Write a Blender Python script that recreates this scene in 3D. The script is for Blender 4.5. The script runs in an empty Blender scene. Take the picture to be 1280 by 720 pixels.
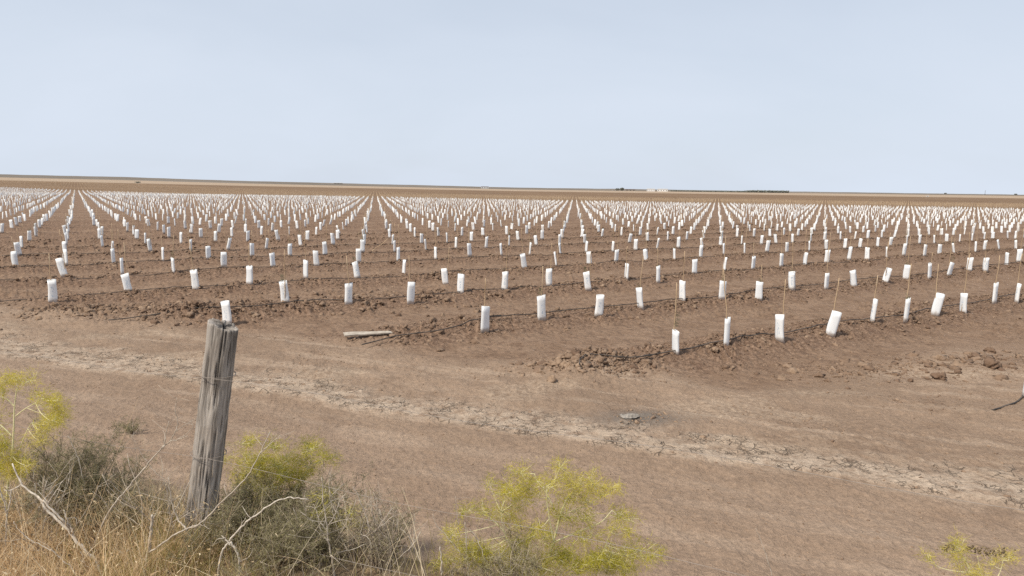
import bpy, math, random
import numpy as np
from mathutils import Vector, Matrix

random.seed(7)
rng = np.random.default_rng(7)
scene = bpy.context.scene
COL = scene.collection

# ------------------------------------------------------------------ camera
FPX, PITCH, ROLL, CAMH = 852.0, math.radians(8.166), math.atan(17.3 / 1280), 2.5
CF = np.array([0, math.cos(PITCH), -math.sin(PITCH)])
_R0, _U0 = np.array([1.0, 0, 0]), np.array([0, math.sin(PITCH), math.cos(PITCH)])
CR = math.cos(ROLL) * _R0 + math.sin(ROLL) * _U0
CU = math.cos(ROLL) * _U0 - math.sin(ROLL) * _R0
CAM = np.array([0, 0, CAMH])


def ray(px, py):
    return CF * FPX + CR * (px - 640) + CU * (360 - py)


def at(px, py, Y):
    """point at forward distance Y seen at photo pixel (measuring aid)"""
    d = ray(px, py)
    return CAM + d * (Y / d[1])


def on_ground(px, py, z=0.0):
    d = ray(px, py)
    return CAM + d * ((z - CAMH) / d[2])


def project(P):
    v = np.asarray(P) - CAM
    w = v @ CF
    return 640 + FPX * (v @ CR) / w, 360 - FPX * (v @ CU) / w, w


cam = bpy.data.cameras.new('camera')
cam.sensor_width = 36.0
cam.lens = 36.0 * FPX / 1280
cam.clip_start, cam.clip_end = 0.05, 20000
camo = bpy.data.objects.new('camera', cam)
COL.objects.link(camo)
camo.matrix_world = Matrix(((CR[0], CU[0], -CF[0], 0), (CR[1], CU[1], -CF[1], 0), (CR[2], CU[2], -CF[2], CAMH), (0, 0, 0, 1)))
scene.camera = camo


# ------------------------------------------------------------------ noise
def _hash(ix, iy, seed):
    h = (ix.astype(np.int64) * 374761393 + iy.astype(np.int64) * 668265263 + seed * 1442695041) & 0xFFFFFFFF
    h = ((h ^ (h >> 13)) * 1274126177) & 0xFFFFFFFF
    h = ((h ^ (h >> 16)) * 2246822519) & 0xFFFFFFFF
    return (h ^ (h >> 15)) & 0xFFFFFFFF


def gnoise(x, y, seed=0):
    ix, iy = np.floor(x), np.floor(y)
    fx, fy = x - ix, y - iy
    u, v = fx * fx * fx * (fx * (fx * 6 - 15) + 10), fy * fy * fy * (fy * (fy * 6 - 15) + 10)

    def g(dx, dy):
        a = _hash(ix + dx, iy + dy, seed) * (2 * math.pi / 4294967296.0)
        return np.cos(a) * (fx - dx) + np.sin(a) * (fy - dy)
    n0 = g(0, 0) * (1 - u) + g(1, 0) * u
    n1 = g(0, 1) * (1 - u) + g(1, 1) * u
    return (n0 * (1 - v) + n1 * v) * 1.5


def fbm(x, y, octs, seed=0, gain=0.5):
    r, a = 0, 1.0
    for o in range(octs):
        r = r + a * gnoise(x * 2.03 ** o + 17.3 * o, y * 2.03 ** o - 9.1 * o, seed + o)
        a *= gain
    return r


def smooth(a, b, x):
    t = np.clip((x - a) / (b - a), 0, 1)
    return t * t * (3 - 2 * t)


# ------------------------------------------------------------------ layout of the field
O0 = np.array([-4.2298, 5.7983])
DJ = np.array([1.11082, 0.71772])          # tree to tree along a row
DR = np.array([-1.83588, 2.88767])         # row to row
SJ, SR = np.hypot(*DJ), np.hypot(*DR)
EJ = DJ / SJ
ER = np.array([-EJ[1], EJ[0]])
SN = np.array([0.353, 0.936])              # away from the fence
ST = np.array([0.936, -0.353])             # along the fence and the track
BANK = 0.466


def lattice(j, r):
    return O0 + np.multiply.outer(j, DJ) + np.multiply.outer(r, DR)


EX, EY = [-600, -218, -0.3, 103, 600], [500, 292, 170, 139, 20]


def y_edge(x):
    return np.interp(x, EX, EY)


def masks(x, y):
    s = SN[0] * x + SN[1] * y
    t = ST[0] * x + ST[1] * y
    u = ((x - O0[0]) * ER[0] + (y - O0[1]) * ER[1]) / SR
    wob = gnoise(x * 0.6, y * 0.6, 40)
    jj = ((x - O0[0]) * EJ[0] + (y - O0[1]) * EJ[1]) / SJ
    row = smooth(8.7, 9.7, s + 0.55 * wob)
    row = row * (1 - (1 - smooth(-0.68, -0.40, u)) * (1 - 0.75 * smooth(8.6, 11.5, jj + wob)))
    du = np.abs(u - np.round(u)) * SR + 0.10 * gnoise(x * 1.1, y * 1.1, 41)
    # dried-out pale strip along the headland track
    cen = 6.62 + 0.10 * gnoise(t * 0.5, t * 0 + 3.3, 42) + 0.16 * smooth(-3, -8, t)
    wid = 0.22 + 0.10 * gnoise(t * 0.45, t * 0 + 8.8, 43) + 0.16 * smooth(-3, -9, t) + 0.16 * smooth(1.0, 4.0, t)
    cen = cen + 0.15 * smooth(1.0, 4.0, t)
    wid = wid * 1.08
    d = s - cen
    edge = 0.13 * gnoise(x * 2.3, y * 2.3, 44) + 0.09 * gnoise(x * 6.1, y * 6.1, 45) + 0.05 * gnoise(x * 15, y * 15, 48)
    lower = smooth(-wid - 0.06, -wid + 0.12, d + edge * 0.5)
    upper = 1 - smooth(wid * 0.3, wid + 0.50, d + edge * 2.0)
    pale = lower * upper
    # loose second pale patches on the right
    p2 = smooth(0.12, 0.5, fbm(x * 0.55, y * 0.9, 3, 46)) * smooth(6.3, 7.0, s) * (1 - smooth(8.2, 9.6, s)) * 0.55
    p3 = np.exp(-(((x - 6.1) / 1.0) ** 2 + ((y - 9.3) / 0.30) ** 2)) * 0.9 * smooth(-0.4, 0.2, gnoise(x * 1.7, y * 2.5, 47))
    p4 = np.exp(-(((x - 4.0) / 0.6) ** 2 + ((y - 8.4) / 0.15) ** 2)) * 0.6
    return s, t, u, du, row, pale, np.clip(p2 + p3 + p4, 0, 0.9)


HX = [0, 160, 320, 640, 960, 1280]
HAZ = [(x - 640) / FPX for x in HX]
E1 = [2.9, 2.0, 0.8, -1.1, -1.3, -1.4]
E2 = [5.8, 5.0, 3.4, 0.9, 1.0, 1.2]
E3 = [9.6, 9.3, 7.2, 4.2, 3.7, 3.2]


def height(x, y):
    x, y = np.asarray(x, float), np.asarray(y, float)
    r = np.hypot(x, y) + 1e-6
    s, t, u, du, row, pale, p2 = masks(x, y)
    near = 1 - smooth(45, 110, r)
    bank = BANK * (1 - smooth(2.9, 4.1, s + 0.22 * gnoise(x * 0.9, y * 0.9, 50) + 0.05 * gnoise(x * 4, y * 4, 51)))
    bank = bank + (0.02 * fbm(x * 3, y * 3, 3, 52)) * (1 - smooth(3.4, 4.4, s))
    berm = np.exp(-(du / 0.58) ** 2)
    wide = np.exp(-(du / 0.80) ** 4)
    z = bank + 0.05 * gnoise(x * 0.22, y * 0.22, 53) * smooth(4, 8, r)
    clod = np.abs(gnoise(x * 6, y * 6, 54)) * 0.085 + np.abs(gnoise(x * 13, y * 13, 55)) * 0.05 + gnoise(x * 27, y * 27, 56) * 0.018
    patch = 0.45 + 0.75 * smooth(-0.35, 0.35, gnoise(x * 1.3, y * 1.3, 57))
    z = z + near * row * (0.15 * berm + wide * clod * patch * 1.1 + (1 - wide) * (0.018 * fbm(x * 2.2, y * 2.2, 3, 58) + clod * (0.15 + 0.85 * smooth(-0.1, 0.45, gnoise(x * 0.8, y * 0.8, 60))) * smooth(11, 17, r))) - 0.05 * row
    # headland and track
    head = (1 - row) * smooth(3.8, 4.4, s)
    ruts = 0.018 * np.sin(s * 5.2 + gnoise(x * 0.3, y * 0.3, 61) * 3)
    rough = smooth(6.6, 7.6, s + 0.5 * gnoise(x * 0.7, y * 0.7, 62))
    z = z + head * near * ((0.75 + 0.25 * rough) * 0.020 * fbm(x * 2.6, y * 2.6, 4, 63, 0.6) + ruts * 0.6 + rough * 0.022 * np.abs(gnoise(x * 9, y * 9, 64)) * smooth(-0.1, 0.5, gnoise(x * 1.1, y * 1.1, 65)) + 0.005 * gnoise(x * 19, y * 19, 66))
    # lip below the crust, crust slightly proud
    z = z + pale * (0.022 + 0.006 * gnoise(x * 6, y * 6, 67))
    # spoil heaps at the row starts
    for hx, hy, hr, hh in ((0.95, 9.35, 0.55, 0.10), (-6.6, 13.4, 1.1, 0.10), (-8.4, 13.2, 0.8, 0.07)):
        q = np.exp(-(((x - hx) ** 2 + (y - hy) ** 2) / hr ** 2))
        z = z + q * (hh + clod * 1.2)
    # far land, gently rising to a low ridge
    az = x / np.maximum(y, 0.25 * r)
    e1, e2, e3 = np.interp(az, HAZ, E1), np.interp(az, HAZ, E2), np.interp(az, HAZ, E3)
    e3 = e3 - 0.8 + 0.25 * gnoise(az * 9, az * 0 + 0.5, 68) + 0.12 * gnoise(az * 41, az * 0 + 2.5, 69)
    lr = np.log(r)
    L = np.log(np.array([190.0, 700.0, 1100.0, 2600.0]))
    e = np.where(lr < L[1], -11.2 + (e1 + 11.2) * smooth(L[0], L[1], lr),
        np.where(lr < L[2], e1 + (e2 - e1) * smooth(L[1], L[2], lr), e2 + (e3 - e2) * smooth(L[2], L[3], lr)))
    zf = CAMH + r * e / FPX
    zf = np.where(r > 2600, (CAMH + 2600 * e3 / FPX) - (r - 2600) * 0.02, zf)
    return np.where(r > 190, zf, z)


def hgt(x, y):
    return float(height(np.array([x]), np.array([y]))[0])


# ------------------------------------------------------------------ mesh helpers
def link(name, me, mat, parent=None):
    o = bpy.data.objects.new(name, me)
    COL.objects.link(o)
    if mat is not None:
        me.materials.append(mat)
    if parent is not None:
        o.parent = parent
    return o


def np_mesh(name, V, Q, smooth_shade=False, attrs=None):
    """V (n,3), Q (m,k) of one face size"""
    me = bpy.data.meshes.new(name)
    V = np.ascontiguousarray(V, np.float32)
    Q = np.ascontiguousarray(Q, np.int32)
    m, k = Q.shape
    me.vertices.add(len(V))
    me.vertices.foreach_set('co', V.ravel())
    me.loops.add(m * k)
    me.loops.foreach_set('vertex_index', Q.ravel())
    me.polygons.add(m)
    me.polygons.foreach_set('loop_start', np.arange(0, m * k, k, dtype=np.int32))
    me.update(calc_edges=True)
    if smooth_shade:
        me.polygons.foreach_set('use_smooth', np.ones(m, bool))
    for an, av in (attrs or {}).items():
        a = me.attributes.new(an, 'FLOAT', 'POINT')
        a.data.foreach_set('value', np.ascontiguousarray(av, np.float32))
    me.validate()
    return me


class MB:
    """collects quads (and tris as degenerate-free quads/tris lists) into one mesh"""

    def __init__(self):
        self.v, self.f, self.t, self.n = [], [], [], 0

    def add(self, V, F, tint=0.5):
        V = np.asarray(V, float)
        self.v.append(V)
        self.t.append(np.full(len(V), tint) if np.isscalar(tint) else np.asarray(tint))
        self.f.extend([tuple(int(i) + self.n for i in q) for q in F])
        self.n += len(V)

    def box(self, c, sz, rz=0.0, tint=0.5):
        c, sz = np.array(c, float), np.array(sz, float) / 2
        V = np.array([[sx, sy, sz_] for sz_ in (-1, 1) for sy in (-1, 1) for sx in (-1, 1)]) * sz
        ca, sa = math.cos(rz), math.sin(rz)
        V = np.c_[V[:, 0] * ca - V[:, 1] * sa, V[:, 0] * sa + V[:, 1] * ca, V[:, 2]] + c
        self.add(V, [(0, 2, 3, 1), (4, 5, 7, 6), (0, 1, 5, 4), (2, 6, 7, 3), (0, 4, 6, 2), (1, 3, 7, 5)], tint)

    def tube(self, pts, rad, sides=5, tint=0.5):
        pts = np.asarray(pts, float)
        n = len(pts)
        rad = np.full(n, rad) if np.isscalar(rad) else np.asarray(rad, float)
        tan = np.gradient(pts, axis=0)
        tan /= np.linalg.norm(tan, axis=1)[:, None] + 1e-12
        ref = np.array([0.31, 0.95, 0.05]) if abs(tan[0][1]) < 0.8 else np.array([0.95, 0.1, 0.3])
        a = np.cross(tan, ref)
        a /= np.linalg.norm(a, axis=1)[:, None] + 1e-12
        b = np.cross(tan, a)
        th = np.arange(sides) * 2 * math.pi / sides
        V = (pts[:, None, :] + rad[:, None, None] * (np.cos(th)[None, :, None] * a[:, None, :] + np.sin(th)[None, :, None] * b[:, None, :])).reshape(-1, 3)
        F = []
        for i in range(n - 1):
            for k in range(sides):
                k2 = (k + 1) % sides
                F.append((i * sides + k, i * sides + k2, (i + 1) * sides + k2, (i + 1) * sides + k))
        F.append(tuple(range(sides - 1, -1, -1)))
        F.append(tuple((n - 1) * sides + k for k in range(sides)))
        self.add(V, F, tint)

    def build(self, name, mat, parent=None, smooth_shade=True):
        me = bpy.data.meshes.new(name)
        me.from_pydata(np.concatenate(self.v).tolist(), [], self.f)
        if smooth_shade:
            me.polygons.foreach_set('use_smooth', np.ones(len(me.polygons), bool))
        a = me.attributes.new('tint', 'FLOAT', 'POINT')
        a.data.foreach_set('value', np.concatenate(self.t).astype(np.float32))
        me.update()
        return link(name, me, mat, parent)


def spline(P, n):
    """smooth curve through control points"""
    P = np.asarray(P, float)
    if len(P) == 2:
        return P[0] + (P[1] - P[0]) * np.linspace(0, 1, n)[:, None]
    E = np.vstack([2 * P[0] - P[1], P, 2 * P[-1] - P[-2]])
    out = []
    for q in np.linspace(0, len(P) - 1 - 1e-9, n):
        i = int(q)
        t = q - i
        p0, p1, p2, p3 = E[i:i + 4]
        out.append(0.5 * ((2 * p1) + (p2 - p0) * t + (2 * p0 - 5 * p1 + 4 * p2 - p3) * t * t + (3 * p1 - p0 - 3 * p2 + p3) * t ** 3))
    return np.array(out)


def blades_mesh(name, base, dirn, length, width, tint, curl=0.0, segs=1):
    """thin two-sided leaf blades: base (n,3), unit dirn (n,3), length (n,), width (n,)"""
    n = len(base)
    side = np.cross(dirn, rng.normal(size=(n, 3)))
    side /= np.linalg.norm(side, axis=1)[:, None] + 1e-9
    rows = []
    bend = rng.normal(size=(n, 3)) * curl
    bend[:, 2] -= curl * 0.8
    for k in range(segs + 1):
        q = k / segs
        p = base + dirn * (length * q)[:, None] + bend * (length * q * q)[:, None]
        w = width * (1.0 - 0.8 * q) * (0.6 + 0.4 * min(1, q * 4 + (segs == 1)))
        rows.append(p - side * w[:, None] / 2)
        rows.append(p + side * w[:, None] / 2)
    V = np.stack(rows, 1).reshape(-1, 3)
    st = 2 * (segs + 1)
    Q = []
    for k in range(segs):
        o = np.arange(n) * st + 2 * k
        Q.append(np.c_[o, o + 1, o + 3, o + 2])
    return V, np.concatenate(Q), np.repeat(tint, st)


def tag(o, label=None, cat=None, group=None, kind=None):
    if label: o['label'] = label
    if cat: o['category'] = cat
    if group: o['group'] = group
    if kind: o['kind'] = kind
    return o


def thing(name, loc, label, cat, group=None):
    o = bpy.data.objects.new(name, None)
    o.empty_display_size = 0.1
    COL.objects.link(o)
    o.location = tuple(float(v) for v in loc)
    return tag(o, label, cat, group)


def local(root, P):
    return np.asarray(P, float) - np.array(root.location)


# ------------------------------------------------------------------ materials
def nodes(name):
    m = bpy.data.materials.new(name)
    m.use_nodes = True
    nt = m.node_tree
    bs = nt.nodes['Principled BSDF']
    bs.inputs['Specular IOR Level'].default_value = 0.2
    return m, nt, bs


class G:
    """small node-graph writer"""

    def __init__(self, nt):
        self.nt = nt

    def put(self, sock, v):
        if isinstance(v, bpy.types.NodeSocket):
            self.nt.links.new(v, sock)
        else:
            sock.default_value = v

    def math(self, op, a, b=0.0, c=0.0, clamp=False):
        n = self.nt.nodes.new('ShaderNodeMath')
        n.operation = op
        n.use_clamp = clamp
        for i, v in enumerate((a, b, c)):
            self.put(n.inputs[i], v)
        return n.outputs[0]

    def vmath(self, op, a, b=(0, 0, 0)):
        n = self.nt.nodes.new('ShaderNodeVectorMath')
        n.operation = op
        self.put(n.inputs[0], a)
        self.put(n.inputs[1], b)
        return n.outputs['Value'] if op in ('DOT_PRODUCT', 'LENGTH') else n.outputs[0]

    def mix(self, f, a, b, blend='MIX'):
        n = self.nt.nodes.new('ShaderNodeMix')
        n.data_type = 'RGBA'
        n.blend_type = blend
        self.put(n.inputs[0], f)
        for i, v in ((6, a), (7, b)):
            self.put(n.inputs[i], (*v, 1) if isinstance(v, tuple) and len(v) == 3 else v)
        return n.outputs[2]

    def ramp(self, f, lo, hi):
        n = self.nt.nodes.new('ShaderNodeMapRange')
        n.interpolation_type = 'SMOOTHSTEP'
        self.put(n.inputs[0], f)
        n.inputs[1].default_value, n.inputs[2].default_value = lo, hi
        return n.outputs[0]

    def noise(self, vec, scale, detail=3.0, rough=0.5, dist=0.0):
        n = self.nt.nodes.new('ShaderNodeTexNoise')
        self.put(n.inputs['Vector'], vec)
        n.inputs['Scale'].default_value = scale
        n.inputs['Detail'].default_value = detail
        n.inputs['Roughness'].default_value = rough
        n.inputs['Distortion'].default_value = dist
        return n.outputs['Fac']

    def voronoi(self, vec, scale, feature='DISTANCE_TO_EDGE', rand=1.0):
        n = self.nt.nodes.new('ShaderNodeTexVoronoi')
        n.feature = feature
        self.put(n.inputs['Vector'], vec)
        n.inputs['Scale'].default_value = scale
        n.inputs['Randomness'].default_value = rand
        return n

    def attr(self, name):
        n = self.nt.nodes.new('ShaderNodeAttribute')
        n.attribute_name = name
        return n.outputs['Fac']

    def mapping(self, vec, scale):
        n = self.nt.nodes.new('ShaderNodeMapping')
        self.put(n.inputs['Vector'], vec)
        n.inputs['Scale'].default_value = scale
        return n.outputs[0]

    def bump(self, h, strength, dist):
        n = self.nt.nodes.new('ShaderNodeBump')
        n.inputs['Strength'].default_value = strength
        n.inputs['Distance'].default_value = dist
        self.put(n.inputs['Height'], h)
        return n.outputs[0]


def ground_material():
    m, nt, bs = nodes('bare_soil')
    g = G(nt)
    geo = nt.nodes.new('ShaderNodeNewGeometry')
    pos = geo.outputs['Position']
    flat = g.vmath('MULTIPLY', pos, (1, 1, 0))
    rad = g.vmath('LENGTH', flat)
    row, pale, patch, ash = g.attr('row'), g.attr('pale'), g.attr('patch'), g.attr('ash')
    bankm, field, s = g.attr('bank'), g.attr('field'), g.attr('sdist')
    # distance to the nearest tree row
    u = g.math('MULTIPLY', g.vmath('DOT_PRODUCT', g.vmath('SUBTRACT', flat, (O0[0], O0[1], 0)), (ER[0], ER[1], 0)), 1 / SR)
    wv = g.noise(flat, 1.1, 2)
    u = g.math('ADD', u, g.math('MULTIPLY', g.math('SUBTRACT', wv, 0.5), 0.12))
    fr = g.math('ABSOLUTE', g.math('SUBTRACT', u, g.math('ROUND', u)))
    berm = g.math('SUBTRACT', 1.0, g.ramp(fr, 0.16, 0.30))
    n_big = g.noise(flat, 0.35, 4, 0.55)
    n_mid = g.noise(flat, 1.9, 5, 0.6)
    n_fine = g.noise(flat, 14, 6, 0.65)
    n_grit = g.noise(flat, 70, 3, 0.6)
    streak = g.noise(g.vmath('ADD', g.vmath('SCALE', (0, 0, 0)), g.mapping(rot_to_track(g, flat), (0.35, 3.2, 1))), 1.0, 5, 0.62)
    # headland
    c = g.mix(g.ramp(n_big, 0.35, 0.66), (0.322, 0.227, 0.159), (0.265, 0.184, 0.128))
    c = g.mix(g.math('MULTIPLY', g.ramp(streak, 0.50, 0.66), 0.65), c, (0.400, 0.299, 0.218))
    c = g.mix(g.math('MULTIPLY', g.ramp(n_mid, 0.50, 0.68), 0.55), c, (0.210, 0.141, 0.097))
    # driven track near the fence: smoother and a little pinker
    tr = g.math('SUBTRACT', 1.0, g.ramp(s, 5.6, 6.4))
    c = g.mix(g.math('MULTIPLY', tr, 0.5), c, g.mix(g.ramp(streak, 0.40, 0.60), (0.294, 0.207, 0.147), (0.341, 0.245, 0.177)))
    # worked soil between rows, freshly turned on the rows
    lane = g.mix(g.ramp(n_mid, 0.35, 0.65), (0.220, 0.143, 0.095), (0.275, 0.185, 0.126))
    turned = g.mix(g.ramp(n_fine, 0.35, 0.68), (0.141, 0.086, 0.057), (0.280, 0.186, 0.128))
    fcol = g.mix(g.math('MULTIPLY', berm, 0.8), lane, turned)
    fcol = g.mix(g.math('MULTIPLY', g.ramp(g.noise(flat, 4.2, 5, 0.7), 0.50, 0.66), 0.55), fcol, (0.117, 0.070, 0.048))
    c = g.mix(row, c, fcol)
    # pale crust with drying cracks
    warp = g.vmath('ADD', flat, g.vmath('SCALE', (0, 0, 0)))
    nz = nt.nodes.new('ShaderNodeTexNoise')
    nz.inputs['Scale'].default_value = 4.0
    nt.links.new(flat, nz.inputs['Vector'])
    sc = nt.nodes.new('ShaderNodeVectorMath')
    sc.operation = 'SCALE'
    nt.links.new(nz.outputs['Color'], sc.inputs[0])
    sc.inputs['Scale'].default_value = 0.10
    warp = g.vmath('ADD', flat, sc.outputs[0])
    e1 = g.voronoi(warp, 10.0).outputs['Distance']
    e2 = g.voronoi(warp, 21.0).outputs['Distance']
    wn = g.noise(flat, 2.3, 2)
    crk1 = g.math('SUBTRACT', 1.0, g.ramp(e1, 0.015, 0.06))
    crk2 = g.math('MULTIPLY', g.math('SUBTRACT', 1.0, g.ramp(e2, 0.015, 0.08)), g.ramp(wn, 0.48, 0.60))
    crk = g.math('MULTIPLY', g.math('MAXIMUM', crk1, crk2), g.ramp(g.noise(flat, 3.2, 6, 0.75), 0.48, 0.60))
    crust = g.mix(g.ramp(n_mid, 0.3, 0.7), (0.501, 0.392, 0.295), (0.403, 0.307, 0.226))
    pm = g.math('MULTIPLY', pale, g.ramp(g.noise(flat, 6.0, 5, 0.7), 0.34, 0.56))
    c = g.mix(pm, c, crust)
    c = g.mix(g.math('MULTIPLY', patch, g.ramp(n_fine, 0.3, 0.65)), c, (0.428, 0.327, 0.237))
    ckm = g.math('MULTIPLY', crk, g.ramp(pale, 0.15, 0.7))
    c = g.mix(g.math('MULTIPLY', ckm, 0.40), c, (0.120, 0.084, 0.061))
    # old ash patch
    c = g.mix(g.math('MULTIPLY', ash, g.ramp(n_fine, 0.25, 0.55)), c, (0.165, 0.142, 0.122))
    # thatch on the bank
    bk = g.mix(g.ramp(n_fine, 0.35, 0.65), (0.215, 0.150, 0.098), (0.30, 0.225, 0.140))
    c = g.mix(bankm, c, bk)
    # beyond the guards: ploughed ground, stubble, low ridge
    far1 = g.mix(g.ramp(g.noise(flat, 0.02, 3), 0.35, 0.65), (0.180, 0.116, 0.071), (0.215, 0.140, 0.086))
    c = g.mix(field, c, far1)
    rn = g.math('ADD', rad, g.math('MULTIPLY', g.math('SUBTRACT', g.noise(flat, 0.006, 2), 0.5), 160.0))
    c = g.mix(g.ramp(rn, 650, 760), c, (0.37, 0.28, 0.20))
    ridge = g.mix(g.ramp(g.noise(flat, 0.003, 3), 0.35, 0.65), (0.150, 0.126, 0.100), (0.215, 0.182, 0.150))
    c = g.mix(g.ramp(rn, 1050, 1250), c, ridge)
    # grain of the soil itself
    gr = g.math('ADD', 0.58, g.math('MULTIPLY', n_fine, 0.84))
    n_crumb = g.noise(flat, 34, 4, 0.7)
    gr = g.math('MULTIPLY', gr, g.math('ADD', 0.55, g.math('MULTIPLY', n_crumb, 0.90)))
    gr = g.math('MULTIPLY', gr, g.math('ADD', 0.75, g.math('MULTIPLY', n_grit, 0.50)))
    cc = nt.nodes.new('ShaderNodeCombineColor')
    for i in range(3):
        nt.links.new(gr, cc.inputs[i])
    c = g.mix(1.0, c, cc.outputs[0], 'MULTIPLY')
    nt.links.new(c, bs.inputs['Base Color'])
    bs.inputs['Roughness'].default_value = 0.95
    bs.inputs['Specular IOR Level'].default_value = 0.1
    # relief too small for the sheet
    lump = g.voronoi(flat, 9.0, 'F1').outputs['Distance']
    h = g.math('MULTIPLY', n_fine, 0.030)
    h = g.math('ADD', h, g.math('MULTIPLY', n_grit, 0.014))
    h = g.math('ADD', h, g.math('MULTIPLY', n_crumb, 0.022))
    h = g.math('ADD', h, g.math('MULTIPLY', g.math('MULTIPLY', lump, row), -0.040))
    h = g.math('SUBTRACT', h, g.math('MULTIPLY', ckm, 0.06))
    nt.links.new(g.bump(h, 0.9, 1.0), bs.inputs['Normal'])
    return m


def rot_to_track(g, vec):
    a = g.vmath('DOT_PRODUCT', vec, (ST[0], ST[1], 0))
    b = g.vmath('DOT_PRODUCT', vec, (SN[0], SN[1], 0))
    n = g.nt.nodes.new('ShaderNodeCombineXYZ')
    g.nt.links.new(a, n.inputs[0])
    g.nt.links.new(b, n.inputs[1])
    return n.outputs[0]


def tint_material(name, lo, mid, hi, rough=0.7, transl=0.0, grain=None):
    m, nt, bs = nodes(name)
    g = G(nt)
    t = g.attr('tint')
    c = g.mix(g.ramp(t, 0.0, 0.5), lo, mid)
    c = g.mix(g.ramp(t, 0.5, 1.0), c, hi)
    if grain:
        tc = nt.nodes.new('ShaderNodeTexCoord')
        n = g.noise(g.mapping(tc.outputs['Object'], grain[0]), 1.0, 4, 0.6)
        c = g.mix(g.math('MULTIPLY', g.ramp(n, 0.42, 0.66), grain[1]), c, grain[2])
    nt.links.new(c, bs.inputs['Base Color'])
    bs.inputs['Roughness'].default_value = rough
    if transl:
        out = nt.nodes['Material Output']
        tr = nt.nodes.new('ShaderNodeBsdfTranslucent')
        nt.links.new(c, tr.inputs['Color'])
        mx = nt.nodes.new('ShaderNodeMixShader')
        mx.inputs[0].default_value = transl
        nt.links.new(bs.outputs[0], mx.inputs[1])
        nt.links.new(tr.outputs[0], mx.inputs[2])
        nt.links.new(mx.outputs[0], out.inputs['Surface'])
    return m


def soil_clod_material():
    m, nt, bs = nodes('clod_soil')
    g = G(nt)
    geo = nt.nodes.new('ShaderNodeNewGeometry')
    n = g.noise(geo.outputs['Position'], 22, 4, 0.6)
    t = g.attr('tint')
    c = g.mix(t, (0.154, 0.096, 0.064), (0.318, 0.222, 0.152))
    c = g.mix(g.math('MULTIPLY', g.ramp(n, 0.45, 0.7), 0.6), c, (0.149, 0.096, 0.064))
    nt.links.new(c, bs.inputs['Base Color'])
    bs.inputs['Roughness'].default_value = 0.95
    nt.links.new(g.bump(n, 0.6, 0.02), bs.inputs['Normal'])
    return m


def sleeve_material():
    m, nt, bs = nodes('white_sleeve')
    g = G(nt)
    tc = nt.nodes.new('ShaderNodeTexCoord')
    ob = tc.outputs['Object']
    inf = nt.nodes.new('ShaderNodeObjectInfo')
    sep = nt.nodes.new('ShaderNodeSeparateXYZ')
    nt.links.new(ob, sep.inputs[0])
    rnd = inf.outputs['Random']
    off = nt.nodes.new('ShaderNodeCombineXYZ')
    for i in range(3):
        nt.links.new(g.math('MULTIPLY', rnd, 37.0 + 11 * i), off.inputs[i])
    p = g.vmath('ADD', ob, off.outputs[0])
    c = g.mix(rnd, (0.75, 0.76, 0.77), (0.82, 0.81, 0.79))
    # soil splashed on the lower end
    low = g.math('SUBTRACT', 1.0, g.ramp(g.math('SUBTRACT', sep.outputs[2], g.math('MULTIPLY', g.noise(p, 26, 3), 0.14)), -0.06, 0.03))
    c = g.mix(g.math('MULTIPLY', low, 0.65), c, (0.36, 0.27, 0.20))
    # faint printed column of bluish strokes
    band = g.math('MULTIPLY', g.math('LESS_THAN', g.math('ABSOLUTE', sep.outputs[0]), 0.026), g.math('MULTIPLY', g.math('GREATER_THAN', sep.outputs[2], 0.11), g.math('LESS_THAN', sep.outputs[2], 0.31)))
    ink = g.ramp(g.noise(g.mapping(p, (60, 60, 34)), 1.0, 1), 0.52, 0.58)
    shown = g.math('GREATER_THAN', rnd, 0.35)
    c = g.mix(g.math('MULTIPLY', g.math('MULTIPLY', g.math('MULTIPLY', band, ink), shown), 0.75), c, (0.33, 0.42, 0.52))
    nt.links.new(c, bs.inputs['Base Color'])
    bs.inputs['Roughness'].default_value = 0.45
    nt.links.new(g.bump(g.noise(p, 12, 2), 0.10, 0.01), bs.inputs['Normal'])
    return m


def post_material():
    m, nt, bs = nodes('weathered_wood')
    g = G(nt)
    tc = nt.nodes.new('ShaderNodeTexCoord')
    ob = tc.outputs['Object']
    n1 = g.noise(g.mapping(ob, (26, 26, 2.0)), 1.0, 6, 0.65, 0.4)
    n2 = g.noise(g.mapping(ob, (75, 75, 4.0)), 1.0, 5, 0.65, 0.3)
    n3 = g.noise(ob, 5, 3)
    c = g.mix(g.ramp(n1, 0.35, 0.62), (0.150, 0.130, 0.113), (0.375, 0.333, 0.293))
    c = g.mix(g.math('MULTIPLY', g.ramp(n2, 0.50, 0.66), 0.7), c, (0.54, 0.485, 0.43))
    c = g.mix(g.math('MULTIPLY', g.ramp(n3, 0.5, 0.7), 0.35), c, (0.24, 0.185, 0.14))
    gr = g.attr('groove')
    c = g.mix(g.math('MULTIPLY', gr, 0.85), c, (0.060, 0.048, 0.040))
    nt.links.new(c, bs.inputs['Base Color'])
    bs.inputs['Roughness'].default_value = 0.9
    h = g.math('ADD', g.math('MULTIPLY', n1, 0.6), n2)
    nt.links.new(g.bump(h, 0.7, 0.008), bs.inputs['Normal'])
    return m


def plain(name, col, rough=0.7, metal=0.0, var=None, scale=20):
    m, nt, bs = nodes(name)
    g = G(nt)
    tc = nt.nodes.new('ShaderNodeTexCoord')
    n = g.noise(tc.outputs['Object'], scale, 4, 0.6)
    c = g.mix(g.ramp(n, 0.38, 0.64), col, var or tuple(v * 0.75 for v in col))
    nt.links.new(c, bs.inputs['Base Color'])
    bs.inputs['Roughness'].default_value = rough
    bs.inputs['Metallic'].default_value = metal
    return m


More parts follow.
